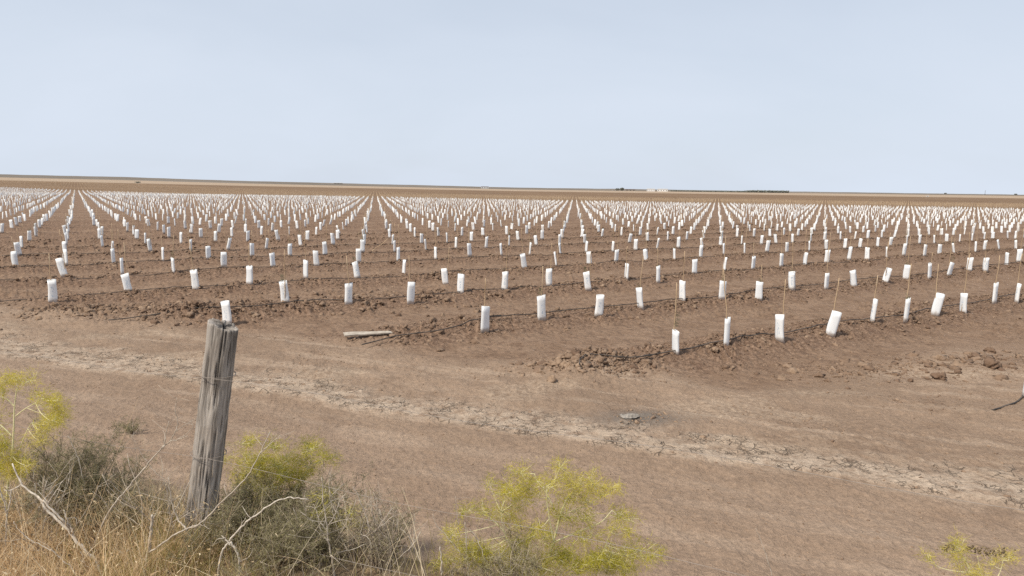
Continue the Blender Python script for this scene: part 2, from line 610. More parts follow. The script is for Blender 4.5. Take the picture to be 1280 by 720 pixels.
M = dict(
    ground=ground_material(),
    clod=soil_clod_material(),
    sleeve=sleeve_material(),
    post=post_material(),
    stake=tint_material('bamboo', (0.33, 0.225, 0.135), (0.46, 0.33, 0.205), (0.58, 0.45, 0.30), 0.6),
    hose=plain('black_hose', (0.050, 0.045, 0.042), 0.6, 0, (0.14, 0.11, 0.088), 7),
    wire=plain('dull_wire', (0.36, 0.31, 0.27), 0.7, 0.0),
    plank=plain('pale_timber', (0.45, 0.395, 0.33), 0.85, 0, (0.35, 0.30, 0.245), 12),
    scrap=plain('pale_scrap', (0.34, 0.30, 0.255), 0.8, 0, (0.20, 0.175, 0.15), 12),
    bark=tint_material('bleached_bark', (0.28, 0.22, 0.165), (0.47, 0.40, 0.32), (0.60, 0.53, 0.44), 0.85, 0, ((60, 60, 25), 0.6, (0.24, 0.19, 0.145))),
    fstem=tint_material('fennel_stem', (0.58, 0.52, 0.26), (0.72, 0.66, 0.38), (0.80, 0.74, 0.50), 0.7),
    fennel=tint_material('fennel_leaf', (0.32, 0.315, 0.028), (0.57, 0.50, 0.052), (0.76, 0.63, 0.17), 0.7, 0.45),
    shrub=tint_material('shrub_leaf', (0.19, 0.172, 0.088), (0.345, 0.305, 0.170), (0.52, 0.46, 0.28), 0.8, 0.45),
    twig=tint_material('shrub_twig', (0.16, 0.125, 0.09), (0.28, 0.225, 0.165), (0.45, 0.375, 0.28), 0.85),
    straw=tint_material('straw', (0.44, 0.285, 0.145), (0.72, 0.52, 0.30), (0.84, 0.70, 0.48), 0.75, 0.4),
    olive=tint_material('olive_grass', (0.22, 0.195, 0.055), (0.38, 0.325, 0.11), (0.52, 0.44, 0.20), 0.75, 0.35),
    leaf=tint_material('sapling_leaf', (0.06, 0.075, 0.035), (0.10, 0.115, 0.055), (0.17, 0.18, 0.09), 0.6, 0.2),
    seed=tint_material('seed_head', (0.09, 0.065, 0.040), (0.17, 0.12, 0.065), (0.28, 0.21, 0.10), 0.85),
    fartree=tint_material('far_foliage', (0.13, 0.135, 0.115), (0.165, 0.168, 0.14), (0.21, 0.205, 0.17), 0.9),  # distance haze mixed into the leaf colour: lightened toward grey
    white=plain('whitewash', (0.84, 0.83, 0.81), 0.8, 0, (0.80, 0.78, 0.75), 0.3),
    darkroof=plain('dark_roof', (0.13, 0.10, 0.09), 0.8, 0, (0.17, 0.13, 0.11), 0.3),
    greyroof=plain('grey_roof', (0.42, 0.41, 0.40), 0.7, 0, (0.50, 0.49, 0.47), 0.3),
    dark=plain('dark_opening', (0.05, 0.05, 0.05), 0.5),
)

# ------------------------------------------------------------------ ground sheet
def build_ground():
    dense = np.arctan(np.linspace(-1.02, 1.02, 1150))
    rest = np.linspace(dense[-1], 2 * math.pi + dense[0], 110)[1:-1]
    az = np.concatenate([dense, rest])
    py = np.concatenate([np.array([2800, 1900, 1300, 1000, 850]), np.arange(740, 9.0, -0.72)])
    rad = np.concatenate([1705.0 / py, np.geomspace(205, 2600, 70), [2750, 3000, 3600, 5000, 8000]])
    A, Rr = np.meshgrid(az, rad)
    X, Y = np.sin(A) * Rr, np.cos(A) * Rr
    shp = X.shape
    X, Y = X.ravel(), Y.ravel()
    Z = height(X, Y)
    s, t, u, du, row, pale, p2 = masks(X, Y)
    ash = np.exp(-(((X - 1.46) / 0.52) ** 2 + ((Y - 7.33) / 0.23) ** 2))
    r = np.hypot(X, Y)
    bankm = 1 - smooth(3.2, 4.2, s + 0.25 * gnoise(X * 1.3, Y * 1.3, 71))
    field = smooth(-3, 6, Y - y_edge(X)) * np.where(Y > 0, 1, 0)
    row = row * np.where(r < 4000, 1, 1)
    na, nr = len(az), len(rad)
    i = np.arange(nr - 1)[:, None] * na
    j = np.arange(na)[None, :]
    j2 = (j + 1) % na
    Q = np.stack([i + j, i + j2, i + na + j2, i + na + j], -1).reshape(-1, 4)[:, ::-1]
    me = np_mesh('ground', np.c_[X, Y, Z], Q, True, dict(row=row, pale=pale, patch=p2, ash=ash, bank=bankm, field=field, sdist=np.clip(s, -50, 50)))
    # close the sheet under the camera
    o = link('ground', me, M['ground'])
    tag(o, kind='structure')
    import bmesh
    bm = bmesh.new()
    bm.from_mesh(me)
    bm.verts.ensure_lookup_table()
    ring = [bm.verts[k] for k in range(na)]
    c = bm.verts.new((0, 0, hgt(0.0, 0.01)))
    for k in range(na):
        try:
            bm.faces.new((ring[k], ring[(k + 1) % na], c))
        except ValueError:
            pass
    bmesh.ops.recalc_face_normals(bm, faces=[f for f in bm.faces if len(f.verts) == 3])
    bm.to_mesh(me)
    bm.free()
    return o


build_ground()

# ------------------------------------------------------------------ clods
import bmesh as _bm


def ico(sub):
    b = _bm.new()
    _bm.ops.create_icosphere(b, subdivisions=sub, radius=1)
    V = np.array([v.co[:] for v in b.verts])
    F = np.array([[v.index for v in f.verts] for f in b.faces])
    b.free()
    return V, F


I1, I2 = ico(1), ico(2)


def lumps(P, size, flat, tint, base):
    """P (n,3) centres; one mesh array of angular lumps"""
    V0, F0 = base
    n, k = len(P), len(V0)
    R = rng.normal(size=(n, 3, 3))
    Rq = np.linalg.qr(R)[0]
    rad = 1 + 0.42 * rng.normal(size=(n, k)).clip(-1.6, 1.8)
    V = V0[None] * rad[..., None] * size[:, None, None] * (0.65 + 0.7 * rng.random((n, 1, 3)))
    V = np.einsum('nij,nkj->nki', Rq, V)
    V[..., 2] *= flat
    V = V + P[:, None, :]
    F = (F0[None] + (np.arange(n) * k)[:, None, None]).reshape(-1, 3)
    return V.reshape(-1, 3), F, np.repeat(tint, k)


def build_clods():
    Vs, Fs, Ts, off = [], [], [], 0

    def put(P, size, flat, tint, base):
        nonlocal off
        v, f, t = lumps(P, size, flat, tint, base)
        Vs.append(v); Fs.append(f + off); Ts.append(t)
        off += len(v)
    # along the rows
    X, Y, S = [], [], []
    for r in range(-1, 9):
        dens = [40, 330, 280, 220, 160, 120, 90, 75, 60, 50][r + 1]
        a0, a1 = -12, 34
        n = int((a1 - a0) * SJ * 1.7 * dens)
        j = rng.uniform(a0, a1, n)
        w = rng.normal(0, 0.42, n)
        x = O0[0] + j * DJ[0] + r * DR[0] + w * ER[0]
        y = O0[1] + j * DJ[1] + r * DR[1] + w * ER[1]
        sdist = SN[0] * x + SN[1] * y + 0.55 * gnoise(x * 0.6, y * 0.6, 40)
        keep = (sdist > 9.0) & ((r >= 0) | (j > 9.5) | (rng.random(n) < 0.3)) & (y > 5) & (np.abs(x) < y * 0.88 + 1.5)
        dz = gnoise(x * 1.3, y * 1.3, 57)
        keep &= rng.random(n) < (0.18 + 0.82 * smooth(-0.35, 0.4, dz))
        X.append(x[keep]); Y.append(y[keep])
        S.append(np.exp(rng.normal(math.log((0.0145 if r >= 0 else 0.012) + 0.0016 * max(r, 0)), 0.50, keep.sum())).clip(0.006, 0.055))
    # heaps where the hoses start
    for hx, hy, hr, n, sz in ((1.12, 9.40, 0.38, 1300, 0.013), (0.85, 9.3, 0.3, 160, 0.024), (-6.6, 13.4, 0.9, 900, 0.024), (-8.4, 13.2, 0.7, 400, 0.024), (-3.4, 15.5, 1.4, 500, 0.026), (4.9, 9.6, 0.6, 420, 0.013), (6.9, 9.9, 0.5, 60, 0.014), (5.6, 9.5, 0.45, 110, 0.018), (6.6, 9.9, 0.5, 130, 0.020), (7.6, 10.3, 0.5, 110, 0.020), (1.50, 7.30, 0.20, 60, 0.009)):
        X.append(hx + rng.normal(0, hr, n)); Y.append(hy + rng.normal(0, hr * 0.6, n))
        S.append(np.exp(rng.normal(math.log(sz), 0.62, n)).clip(0.008, 0.065))
    # crumbs on the headland
    n = 26000
    x = rng.uniform(-11, 12, n); y = rng.uniform(4.2, 11.5, n)
    sd = SN[0] * x + SN[1] * y
    keep = (sd > 4.3) & (rng.random(n) < (0.10 + 0.9 * smooth(0.0, 0.6, gnoise(x * 0.9, y * 0.9, 80)) * smooth(6.4, 8.5, sd) + 0.40 * (1 - smooth(5.4, 6.4, sd)) * smooth(-0.5, 0.5, gnoise(x * 1.6, y * 1.6, 81))))
    X.append(x[keep]); Y.append(y[keep])
    S.append(np.minimum(np.exp(rng.normal(math.log(0.008), 0.5, keep.sum())).clip(0.004, 0.03), np.where(sd[keep] < 6.3, 0.010, 0.03)))
    X, Y, S = np.concatenate(X), np.concatenate(Y), np.concatenate(S)
    Z = height(X, Y) - S * 0.05
    P = np.c_[X, Y, Z]
    tint = np.clip(np.where(SN[0] * X + SN[1] * Y < 8.9, 0.85, 0.5) + 0.25 * rng.normal(size=len(X)), 0, 1)
    big = S > 0.045
    put(P[~big], S[~big], 0.7, tint[~big], I1)
    put(P[big], S[big], 0.7, tint[big], I2)
    me = np_mesh('soil_clods', np.concatenate(Vs), np.concatenate(Fs), False, dict(tint=np.concatenate(Ts)))
    o = link('soil_clods', me, M['clod'])
    tag(o, 'loose brown clods of turned soil along the planted rows', 'soil', kind='stuff')


build_clods()

# ------------------------------------------------------------------ tree guards
GW, GD, GH = 0.160, 0.055, 0.445


def sleeve_mesh(k):
    """folded carton sleeve, open at both ends, with wall thickness"""
    lr = np.random.default_rng(100 + k)
    w, d = GW / 2, GD / 2
    out = np.array([[-w, -d * 0.55], [-w * 0.55, -d], [w * 0.55, -d], [w, -d * 0.55], [w, d * 0.55], [w * 0.55, d], [-w * 0.55, d], [-w, d * 0.55]])
    if k % 3 == 1:      # opened to a lozenge
        out = np.array([[-w, 0], [-w * 0.5, -d * 1.0], [0, -d * 1.5], [w * 0.5, -d], [w, 0], [w * 0.5, d], [0, d * 1.5], [-w * 0.5, d]])
    n = len(out)
    lev = np.linspace(-0.03, GH, 6)
    V = []
    ph = lr.uniform(0, 6.28, 3)
    for q in (1.0, 0.955):
        for i, z in enumerate(lev):
            ring = out * (q if q == 1.0 else 1 - 0.0035 / np.hypot(out[:, 0], out[:, 1])[:, None])
            zz = np.full(n, z)
            if i == 5:
                zz = zz + 0.012 * np.sin(np.arange(n) * 0.8 + ph[0]) + lr.normal(0, 0.003, n)
            dx = 0.006 * math.sin(z * 9 + ph[1])
            sq = 1 + 0.05 * math.sin(z * 12 + ph[2])
            V.append(np.c_[ring[:, 0] * sq + dx, ring[:, 1] / sq + dx * 0.5, zz])
    V = np.concatenate(V)
    F = []
    L = len(lev)
    for i in range(L - 1):
        for a in range(n):
            b = (a + 1) % n
            F.append((i * n + a, i * n + b, (i + 1) * n + b, (i + 1) * n + a))
            o = L * n
            F.append((o + i * n + b, o + i * n + a, o + (i + 1) * n + a, o + (i + 1) * n + b))
    for a in range(n):
        b = (a + 1) % n
        F.append(((L - 1) * n + a, (L - 1) * n + b, (2 * L - 1) * n + b, (2 * L - 1) * n + a))
        F.append((b, a, L * n + a, L * n + b))
    me = np_mesh('sleeve', V, np.array(F))
    me.materials.append(M['sleeve'])
    return me


def stake_mesh(k):
    lr = np.random.default_rng(200 + k)
    mb = MB()
    h = lr.uniform(0.95, 1.24)
    P = np.c_[np.cumsum(lr.normal(0, 0.006, 9)), np.cumsum(lr.normal(0, 0.006, 9)), np.linspace(-0.05, h, 9)]
    rad = 0.0100 - 0.003 * np.linspace(0, 1, 9) + 0.0009 * (np.arange(9) % 2)
    mb.tube(P, rad, 6, np.repeat(np.clip(lr.normal(0.5, 0.2, 9), 0, 1), 6))
    o = mb.build('stake', M['stake'])
    me = o.data
    bpy.data.objects.remove(o)
    return me


def tuft_mesh(k):
    lr = np.random.default_rng(300 + k)
    n = 26 + 14 * k
    base = np.c_[lr.normal(0, 0.02, n), lr.normal(0, 0.02, n), lr.uniform(GH - 0.04, GH + 0.10 + 0.05 * k, n)]
    d = np.c_[lr.normal(0, 1, n), lr.normal(0, 1, n), lr.uniform(0.1, 1.0, n)]
    d /= np.linalg.norm(d, axis=1)[:, None]
    V, Q, T = blades_mesh('leaves', base, d, lr.uniform(0.03, 0.06, n), lr.uniform(0.007, 0.012, n), lr.random(n), 0.2, 2)
    me = np_mesh('leaves', V, Q, False, dict(tint=T))
    me.materials.append(M['leaf'])
    return me


SLEEVES = [sleeve_mesh(k) for k in range(6)]
STAKES = [stake_mesh(k) for k in range(8)]
TUFTS = [tuft_mesh(k) for k in range(3)]

# measured guards: photo base pixel, pixel width, shift of the top edge to the right
MEAS = {
    -1: [(8, 1282, 498, 9, 0)],
    0: [(6 + i, *v) for i, v in enumerate([(843.7, 441.5, 9, 0), (907.5, 436.5, 8, 0), (975, 426, 11, -3), (1038, 418, 13, 6), (1090, 407, 6, 1), (1132, 400.5, 6, 0), (1169, 392, 11, 4), (1204.5, 388, 8, -2), (1242.6, 380, 5, 0), (1270.5, 376, 5, 1)])],
    1: [(5 + i, *v) for i, v in enumerate([(605.8, 409, 11, 1.5), (677.5, 403, 11, -2), (748, 396, 11, 2), (801, 388.5, 8, -4), (852, 383.5, 8, 0), (902.3, 373.5, 9, 1), (948, 371, 10, 1), (989.5, 366, 10, -1), (1032.6, 361.7, 5, 0), (1068, 357, 9, -4), (1106, 355.5, 9, 4), (1132, 352.5, 8, 0), (1162, 346.4, 4, -1), (1186, 342.7, 5, 3), (1211, 342, 8, 0), (1231.5, 338.5, 7, 0), (1257.4, 333.2, 4, 0)])],
    2: [(2 + i, *v) for i, v in enumerate([(283.6, 393, 11, -2), (357, 388, 11, -2), (436, 384, 10, 0), (513.4, 377.2, 10, 1), (576, 372, 9, 0), (631, 366, 9, 0), (686, 361.5, 9, 0), (736, 357.5, 9, -4), (783, 353, 5, 0), (823, 349.5, 6, -1)])],
    3: [(0 + i, *v) for i, v in enumerate([(66, 377, 11, 0), (162, 372, 10, -5), (244.9, 367, 9, -1), (312, 363, 8, 1), (382.8, 358, 6, 0), (447.4, 352.8, 9, -4), (504.7, 350, 4, 1), (557.5, 344.5, 9, -3)])],
}
GUARDS = []            # (r, j, x, y, z, yaw, lean toward right, lean back, width-class)
rr = np.random.default_rng(11)
seen = set()
for r, lst in MEAS.items():
    for j, px, py, wpx, sh in lst:
        p = on_ground(px, py, 0.08)
        for _ in range(3):
            p = on_ground(px, py, hgt(p[0], p[1]))
        dist = (p - CAM) @ CF
        w = wpx * dist / FPX
        c = min(max((w - GD * 0.6) / (GW - GD * 0.2), 0.02), 1.0)
        yaw = math.acos(c) * rr.choice([-1, 1]) - math.atan2(p[0], p[1])
        lean = math.atan2(sh, GH * FPX / dist)
        GUARDS.append([r, j, p[0], p[1], yaw, lean, rr.normal(0, 0.03)])
        seen.add((r, j))
JJ, RRW = np.meshgrid(np.arange(-420, 330), np.arange(-1, 130))
JJ, RRW = JJ.ravel(), RRW.ravel()
XY = lattice(JJ, RRW)
pos = XY + np.c_[rr.normal(0, 0.055, len(XY)), rr.normal(0, 0.075, len(XY))]
ok = (pos[:, 1] < y_edge(pos[:, 0])) & (pos[:, 1] > 7) & (np.abs(pos[:, 0]) < pos[:, 1] * 0.86 + 2.0)
ok &= (pos @ SN) > 9.9
ok &= rr.random(len(pos)) > 0.035
for k in np.nonzero(ok)[0]:
    r, j = int(RRW[k]), int(JJ[k])
    if (r, j) in seen:
        continue
    x, y = pos[k]
    px, py, w = project((x, y, 0.1))
    if r <= 3 and r in MEAS and (px < 1300 and px > -25) and (j <= max(v[0] for v in MEAS[r])):
        continue        # the measured rows are filled in already
    if r == -1 and j < 9:
        continue
    c = rr.choice([rr.uniform(0.7, 1.0), rr.uniform(0.0, 0.7)], p=[0.6, 0.4])
    yaw = math.acos(c) * rr.choice([-1, 1]) - math.atan2(x, y)
    lean = rr.normal(0, 0.055) if rr.random() < 0.8 else rr.normal(0, 0.16)
    GUARDS.append([r, j, x, y, yaw, lean, rr.normal(0, 0.05)])

info = []
for gidx, (r, j, x, y, yaw, lean, back) in enumerate(GUARDS):
    px, py, w = project((x, y, 0.05))
    px2, py2, _ = project((x, y, GH))
    vis = (-3 < px < 1283) and (py2 < 720)
    info.append((not vis, w, gidx))
info.sort()
single = [i[2] for i in info if not i[0]][:300]
single_set = set(single)

ORD = ['first', 'second', 'third', 'fourth', 'fifth', 'sixth', 'seventh', 'eighth', 'ninth', 'tenth', 'eleventh', 'twelfth', 'thirteenth', 'fourteenth', 'fifteenth', 'sixteenth', 'seventeenth', 'eighteenth', 'nineteenth', 'twentieth']
ORD += ['twenty-' + w for w in ORD[:9]] + ['thirtieth'] + ['thirty-' + w for w in ORD[:9]] + ['fortieth'] + ['forty-' + w for w in ORD[:9]] + ['fiftieth'] + ['fifty-' + w for w in ORD[:9]]
rowlists = {}
for gi in single:
    rowlists.setdefault(GUARDS[gi][0], []).append(gi)
order = {}
for r, L in rowlists.items():
    L.sort(key=lambda gi: project((GUARDS[gi][2], GUARDS[gi][3], 0.1))[0])
    for n, gi in enumerate(L):
        order[gi] = n


def guard_rot(yaw, lean, back):
    return Matrix.Rotation(lean, 3, 'Y') @ Matrix.Rotation(back, 3, 'X') @ Matrix.Rotation(yaw, 3, 'Z')


GUARD_GROUP = 'white tree guards planted in rows'
bare = {(0, 6)}
for gi in single:
    r, j, x, y, yaw, lean, back = GUARDS[gi]
    z = hgt(x, y)
    root = bpy.data.objects.new('tree_guard', None)
    root.empty_display_size = 0.1
    COL.objects.link(root)
    root.location = (x, y, z)
    sl = bpy.data.objects.new('sleeve', SLEEVES[rr.integers(6)])
    COL.objects.link(sl)
    sl.parent = root
    sl.rotation_euler = guard_rot(yaw, lean, back).to_euler()
    sc = rr.uniform(0.92, 1.06) * (0.82 if (r, j) == (0, 6) else 1)
    sl.scale = (1, 1, sc)
    has_stake = rr.random() < 0.86 or r <= 0
    sk = None
    if has_stake:
        sk = bpy.data.objects.new('stake', STAKES[rr.integers(8)])
        COL.objects.link(sk)
        sk.parent = root
        sk.location = (rr.normal(0, 0.012), 0.01, 0)
        l2 = lean * 0.45 + rr.normal(0, 0.03)
        sk.rotation_euler = (rr.normal(0, 0.03), l2, rr.uniform(0, 6.28))
        sk.scale = (1, 1, rr.uniform(0.88, 1.04) * (0.8 if rr.random() < 0.25 else 1))
    tuft = (r, j) == (0, 6) or (r > -1 and rr.random() < 0.32)
    if tuft:
        tf = bpy.data.objects.new('leaves', TUFTS[2 if (r, j) == (0, 6) else rr.integers(2)])
        COL.objects.link(tf)
        tf.parent = root
        tf.rotation_euler = guard_rot(rr.uniform(0, 6), lean, 0).to_euler()
    # what it looks like from the fence
    look = 'upright white guard' if abs(lean) < 0.055 else ('white guard leaning right' if lean > 0 else 'white guard leaning left')
    extra = 'leafy top' if tuft else ('a thin stake' if has_stake else 'no stake')
    rw = 'row starting at the frame edge' if r == -1 else ('front row' if r == 0 else ORD[r] + ' row')
    if r == -1:
        lab = 'white guard with a stake, alone on a low hose at the edge of the track'
    else:
        lab = '%s with %s, %s from left in the %s' % (look, extra, ORD[order[gi]], rw)
    tag(root, lab, 'tree guard', GUARD_GROUP)

# the many smaller ones farther back, as one mass
def mass_guards():
    rest = [k for k in range(len(GUARDS)) if k not in single_set]
    rest = [k for k in rest if project((GUARDS[k][2], GUARDS[k][3], 0.1))[2] > 17 or abs(project((GUARDS[k][2], GUARDS[k][3], 0.1))[0] - 640) > 655]
    G_ = np.array([GUARDS[k][2:] for k in rest])
    x, y, yaw, lean, back = G_.T
    z = height(x, y) * 1.0
    n = len(x)
    w, d = GW / 2 * 0.92, GD / 2
    ring = np.array([[-w, -d * 0.5], [-w * 0.5, -d], [w * 0.5, -d], [w, -d * 0.5], [w, d * 0.5], [w * 0.5, d], [-w * 0.5, d], [-w, d * 0.5]])
    base = np.concatenate([np.c_[ring, np.full(8, -0.03)], np.c_[ring, np.full(8, GH)], np.c_[ring * 0.96, np.full(8, GH)], np.c_[ring * 0.96, np.full(8, 0.0)]])
    V = np.repeat(base[None], n, 0)
    V[..., 2] *= rng.uniform(0.9, 1.06, n)[:, None]
    c, s = np.cos(yaw)[:, None], np.sin(yaw)[:, None]
    V = np.stack([V[..., 0] * c - V[..., 1] * s, V[..., 0] * s + V[..., 1] * c, V[..., 2]], -1)
    V[..., 0] += V[..., 2] * np.tan(lean)[:, None]
    V[..., 1] += V[..., 2] * np.tan(back)[:, None]
    V += np.c_[x, y, z][:, None, :]
    F = []
    for lvl in range(3):
        for a in range(8):
            b = (a + 1) % 8
            F.append((lvl * 8 + a, lvl * 8 + b, lvl * 8 + 8 + b, lvl * 8 + 8 + a))
    F = (np.array(F)[None] + (np.arange(n) * 32)[:, None, None]).reshape(-1, 4)
    me = np_mesh('distant_tree_guards', V.reshape(-1, 3), F)
    m = M['sleeve_far']
    o = link('distant_tree_guards', me, m)
    tag(o, 'countless small white guards filling the far rows of the field', 'tree guards', GUARD_GROUP, 'stuff')
    # their stakes, and the bare stakes that carry on behind them
    keep = rng.random(n) < 0.9
    jj, r2 = np.meshgrid(np.arange(-700, 500), np.arange(20, 190))
    p = lattice(jj.ravel(), r2.ravel())
    far = (p[:, 1] > y_edge(p[:, 0]) + 1) & (p[:, 1] < y_edge(p[:, 0]) * 1.0 + 150) & (np.abs(p[:, 0]) < p[:, 1] * 0.82)
    p = p[far]
    px = np.concatenate([x[keep], p[:, 0]]); py = np.concatenate([y[keep], p[:, 1]])
    pz = height(px, py)
    k = len(px)
    h = rng.uniform(0.7, 1.12, k)
    th = np.arange(4) * math.pi / 2
    b = np.c_[np.cos(th), np.sin(th)] * 0.0095
    bl = np.concatenate([np.c_[b, np.zeros(4)], np.c_[b, np.ones(4)]])
    V = np.repeat(bl[None], k, 0)
    V[..., 2] *= h[:, None]
    V[..., 0] += V[..., 2] * rng.normal(0, 0.05, k)[:, None]
    V[..., 1] += V[..., 2] * rng.normal(0, 0.05, k)[:, None]
    V += np.c_[px, py, pz - 0.03][:, None, :]
    F = np.array([(a, (a + 1) % 4, 4 + (a + 1) % 4, 4 + a) for a in range(4)] + [(4, 5, 6, 7)])
    F = (F[None] + (np.arange(k) * 8)[:, None, None]).reshape(-1, 4)
    me = np_mesh('distant_stakes', V.reshape(-1, 3), F, False, dict(tint=np.repeat(rng.random(k), 8)))
    o = link('distant_stakes', me, M['stake'])
    tag(o, 'countless thin bamboo stakes standing along the far rows', 'stakes', 'stakes of the planted rows', 'stuff')


M['sleeve_far'] = plain('white_sleeve_far', (0.72, 0.72, 0.72), 0.5, 0, (0.64, 0.64, 0.63), 0.7)
mass_guards()

# ------------------------------------------------------------------ irrigation hoses
def hose(r, j0, j1, label, lead=None, lift=0.05):
    ts = np.arange(j0, j1, 0.12)
    P = lattice(ts, np.full(len(ts), float(r)))
    side = 0.13 + 0.10 * gnoise(ts * 0.5, ts * 0 + r * 3.7, 90) + 0.05 * gnoise(ts * 1.7, ts * 0 + r, 91)
    P = P - ER[None] * side[:, None]
    if lead is not None:
        L = spline(np.vstack([lead, P[0:1], P[4:5]]), 22)[:-2]
        L = L[np.linalg.norm(L - P[0], axis=1) > 0.05]
        P = np.vstack([L, P])
    if r == -1:
        P = spline([(5.62, 7.68), (5.95, 7.88), (6.33, 8.17), (6.9, 8.75), (7.6, 9.4), (9.0, 10.3), (11.0, 11.6)], 70)
    z = height(P[:, 0], P[:, 1])
    # a stiff pipe bridges the hollows
    k = np.ones(9) / 9
    zp = np.pad(z, 4, mode='edge')
    zs = np.convolve(zp, k, 'valid')
    zz = np.maximum(zs, z * 0.55 + zs * 0.45) + lift * (0.95 if r < 2 else 0.35) + (0.030 if r < 2 else 0.055) * gnoise(P[:, 0] * 0.55, P[:, 1] * 0.55, 92)
    mb = MB()
    mb.tube(np.c_[P, zz], 0.0095 if r < 3 else 0.0085, 6)
    o = mb.build('irrigation_hose', M['hose'])
    tag(o, label, 'hose', 'hoses along the planted rows')


hose(0, 5.35, 26, 'black irrigation hose along the front row, its end bent into a clod heap', [[0.93, 9.02], [0.98, 9.28], [1.18, 9.52]], 0.05)
hose(1, 4.9, 26, 'black irrigation hose along the second row, starting beside the pale plank', [[-2.35, 10.47], [-1.9, 10.85], [-1.2, 11.25]], 0.075)
hose(2, 0.6, 30, 'black irrigation hose along the third row, passing behind the fence post top')
hose(3, -6, 30, 'black irrigation hose along the fourth row behind the third hose')
hose(4, -8, 30, 'thin black irrigation hose along the fifth row')
hose(5, -10, 30, 'thin black irrigation hose along the sixth row')
hose(6, -12, 30, 'faint black irrigation hose along the seventh row')
hose(-1, 7.2, 14, 'short black hose end on the track below the lone guard', None, 0.012)


for px, py, lean, lab in ((462, 312, 0.9, 'loose tan stake leaning far right among the guards of the far rows'),
                          (16, 284, 1.45, 'loose tan stake lying almost flat near the left frame edge')):
    p = on_ground(px, py, 0.1)
    o = bpy.data.objects.new('bamboo_stake', STAKES[3])
    COL.objects.link(o)
    o.location = (p[0], p[1], hgt(p[0], p[1]))
    o.rotation_euler = (0, lean, 0.1)
    o.scale = (1.6, 1.6, 0.8)
    tag(o, lab, 'stake')


# ------------------------------------------------------------------ plank, scrap, single clods
def plank():
    a, b = np.array([-2.74, 10.93]), np.array([-1.99, 11.08])
    c = (a + b) / 2
    z = max(hgt(*a), hgt(*b)) + 0.014
    o = None
    L = np.linalg.norm(b - a)
    n = 14
    V, F = [], []
    prof = np.array([[-0.062, -0.012], [0.062, -0.012], [0.063, 0.010], [0.052, 0.013], [-0.052, 0.013], [-0.063, 0.010]])
    for i in range(n):
        q = i / (n - 1)
        sc = 1.0 - 0.45 * q ** 2 + 0.04 * math.sin(q * 17)
        for y, zz in prof:
            V.append(((q - 0.5) * L + (0.02 * math.sin(y * 90) if i in (0, n - 1) else 0), y * sc + 0.01 * math.sin(q * 4), zz + 0.010 * q + 0.004 * math.sin(q * 9)))
    for i in range(n - 1):
        for k in range(6):
            F.append((i * 6 + k, i * 6 + (k + 1) % 6, (i + 1) * 6 + (k + 1) % 6, (i + 1) * 6 + k))
    F += [(5, 4, 3, 2, 1, 0), tuple((n - 1) * 6 + k for k in range(6))]
    me = bpy.data.meshes.new('plank')
    me.from_pydata(V, [], F)
    o = link('plank', me, M['plank'])
    o.location = (c[0], c[1], z)
    o.rotation_euler = (0.22, -0.01, math.atan2(b[1] - a[1], b[0] - a[0]))
    tag(o, 'pale weathered timber plank lying on bare soil beside the second hose', 'plank')


plank()


def scrap():
    x, y = 1.33, 7.34
    n, m = 9, 6
    V = []
    for j in range(m):
        for i in range(n):
            a, b = i / (n - 1) - 0.5, j / (m - 1) - 0.5
            V.append((a * 0.22 * (1 - 0.25 * abs(b)), b * 0.15 * (1 - 0.4 * abs(a)), 0.008 + 0.016 * max(0, 1 - 3 * abs(b + 0.15 * a)) + 0.005 * rng.normal()))
    F = [(j * n + i, j * n + i + 1, (j + 1) * n + i + 1, (j + 1) * n + i) for j in range(m - 1) for i in range(n - 1)]
    me = bpy.data.meshes.new('plastic_scrap')
    me.from_pydata(V, [], F)
    o = link('plastic_scrap', me, M['scrap'])
    md = o.modifiers.new('thickness', 'SOLIDIFY')
    md.thickness = 0.004
    o.location = (x, y, hgt(x, y))
    o.rotation_euler = (0, 0, 0.3)
    tag(o, 'pale grey crumpled scrap lying on a grey ash patch above the cracked strip', 'scrap')


scrap()

for (px, py, size, lab) in (
        (1174, 474, 0.085, 'rounded dark clod on pale soil, largest beside the track'),
        (1239, 459, 0.110, 'big ragged brown clod behind the rounded one, near the lone guard'),
        (1138, 477, 0.040, 'small dark clod at the left end of the pale patch'),
        (1197, 466.5, 0.045, 'flattish brown clod between the rounded clod and the big ragged one'),
        (1237, 440, 0.075, 'dark clod at the back edge of the pale patch')):
    p = on_ground(px, py, 0.0)
    p = on_ground(px, py, hgt(p[0], p[1]))
    V0, F0 = ico(3)
    nn = 1 + 0.55 * fbm(V0[:, 0] * 1.9 + px, V0[:, 1] * 1.9 + V0[:, 2] * 2.3, 3, 95)
    V = V0 * nn[:, None] * np.array([1.0, 0.8, 0.72]) * size
    V = V + np.array([0, 0, size * 0.35])
    me = np_mesh('dirt_clod', V, F0, False, dict(tint=np.full(len(V), 0.15)))
    o = link('dirt_clod', me, M['clod'])
    o.location = (p[0], p[1], hgt(p[0], p[1]))
    o.rotation_euler = (0, 0, px)
    tag(o, lab, 'clod', 'single clods beside the track')

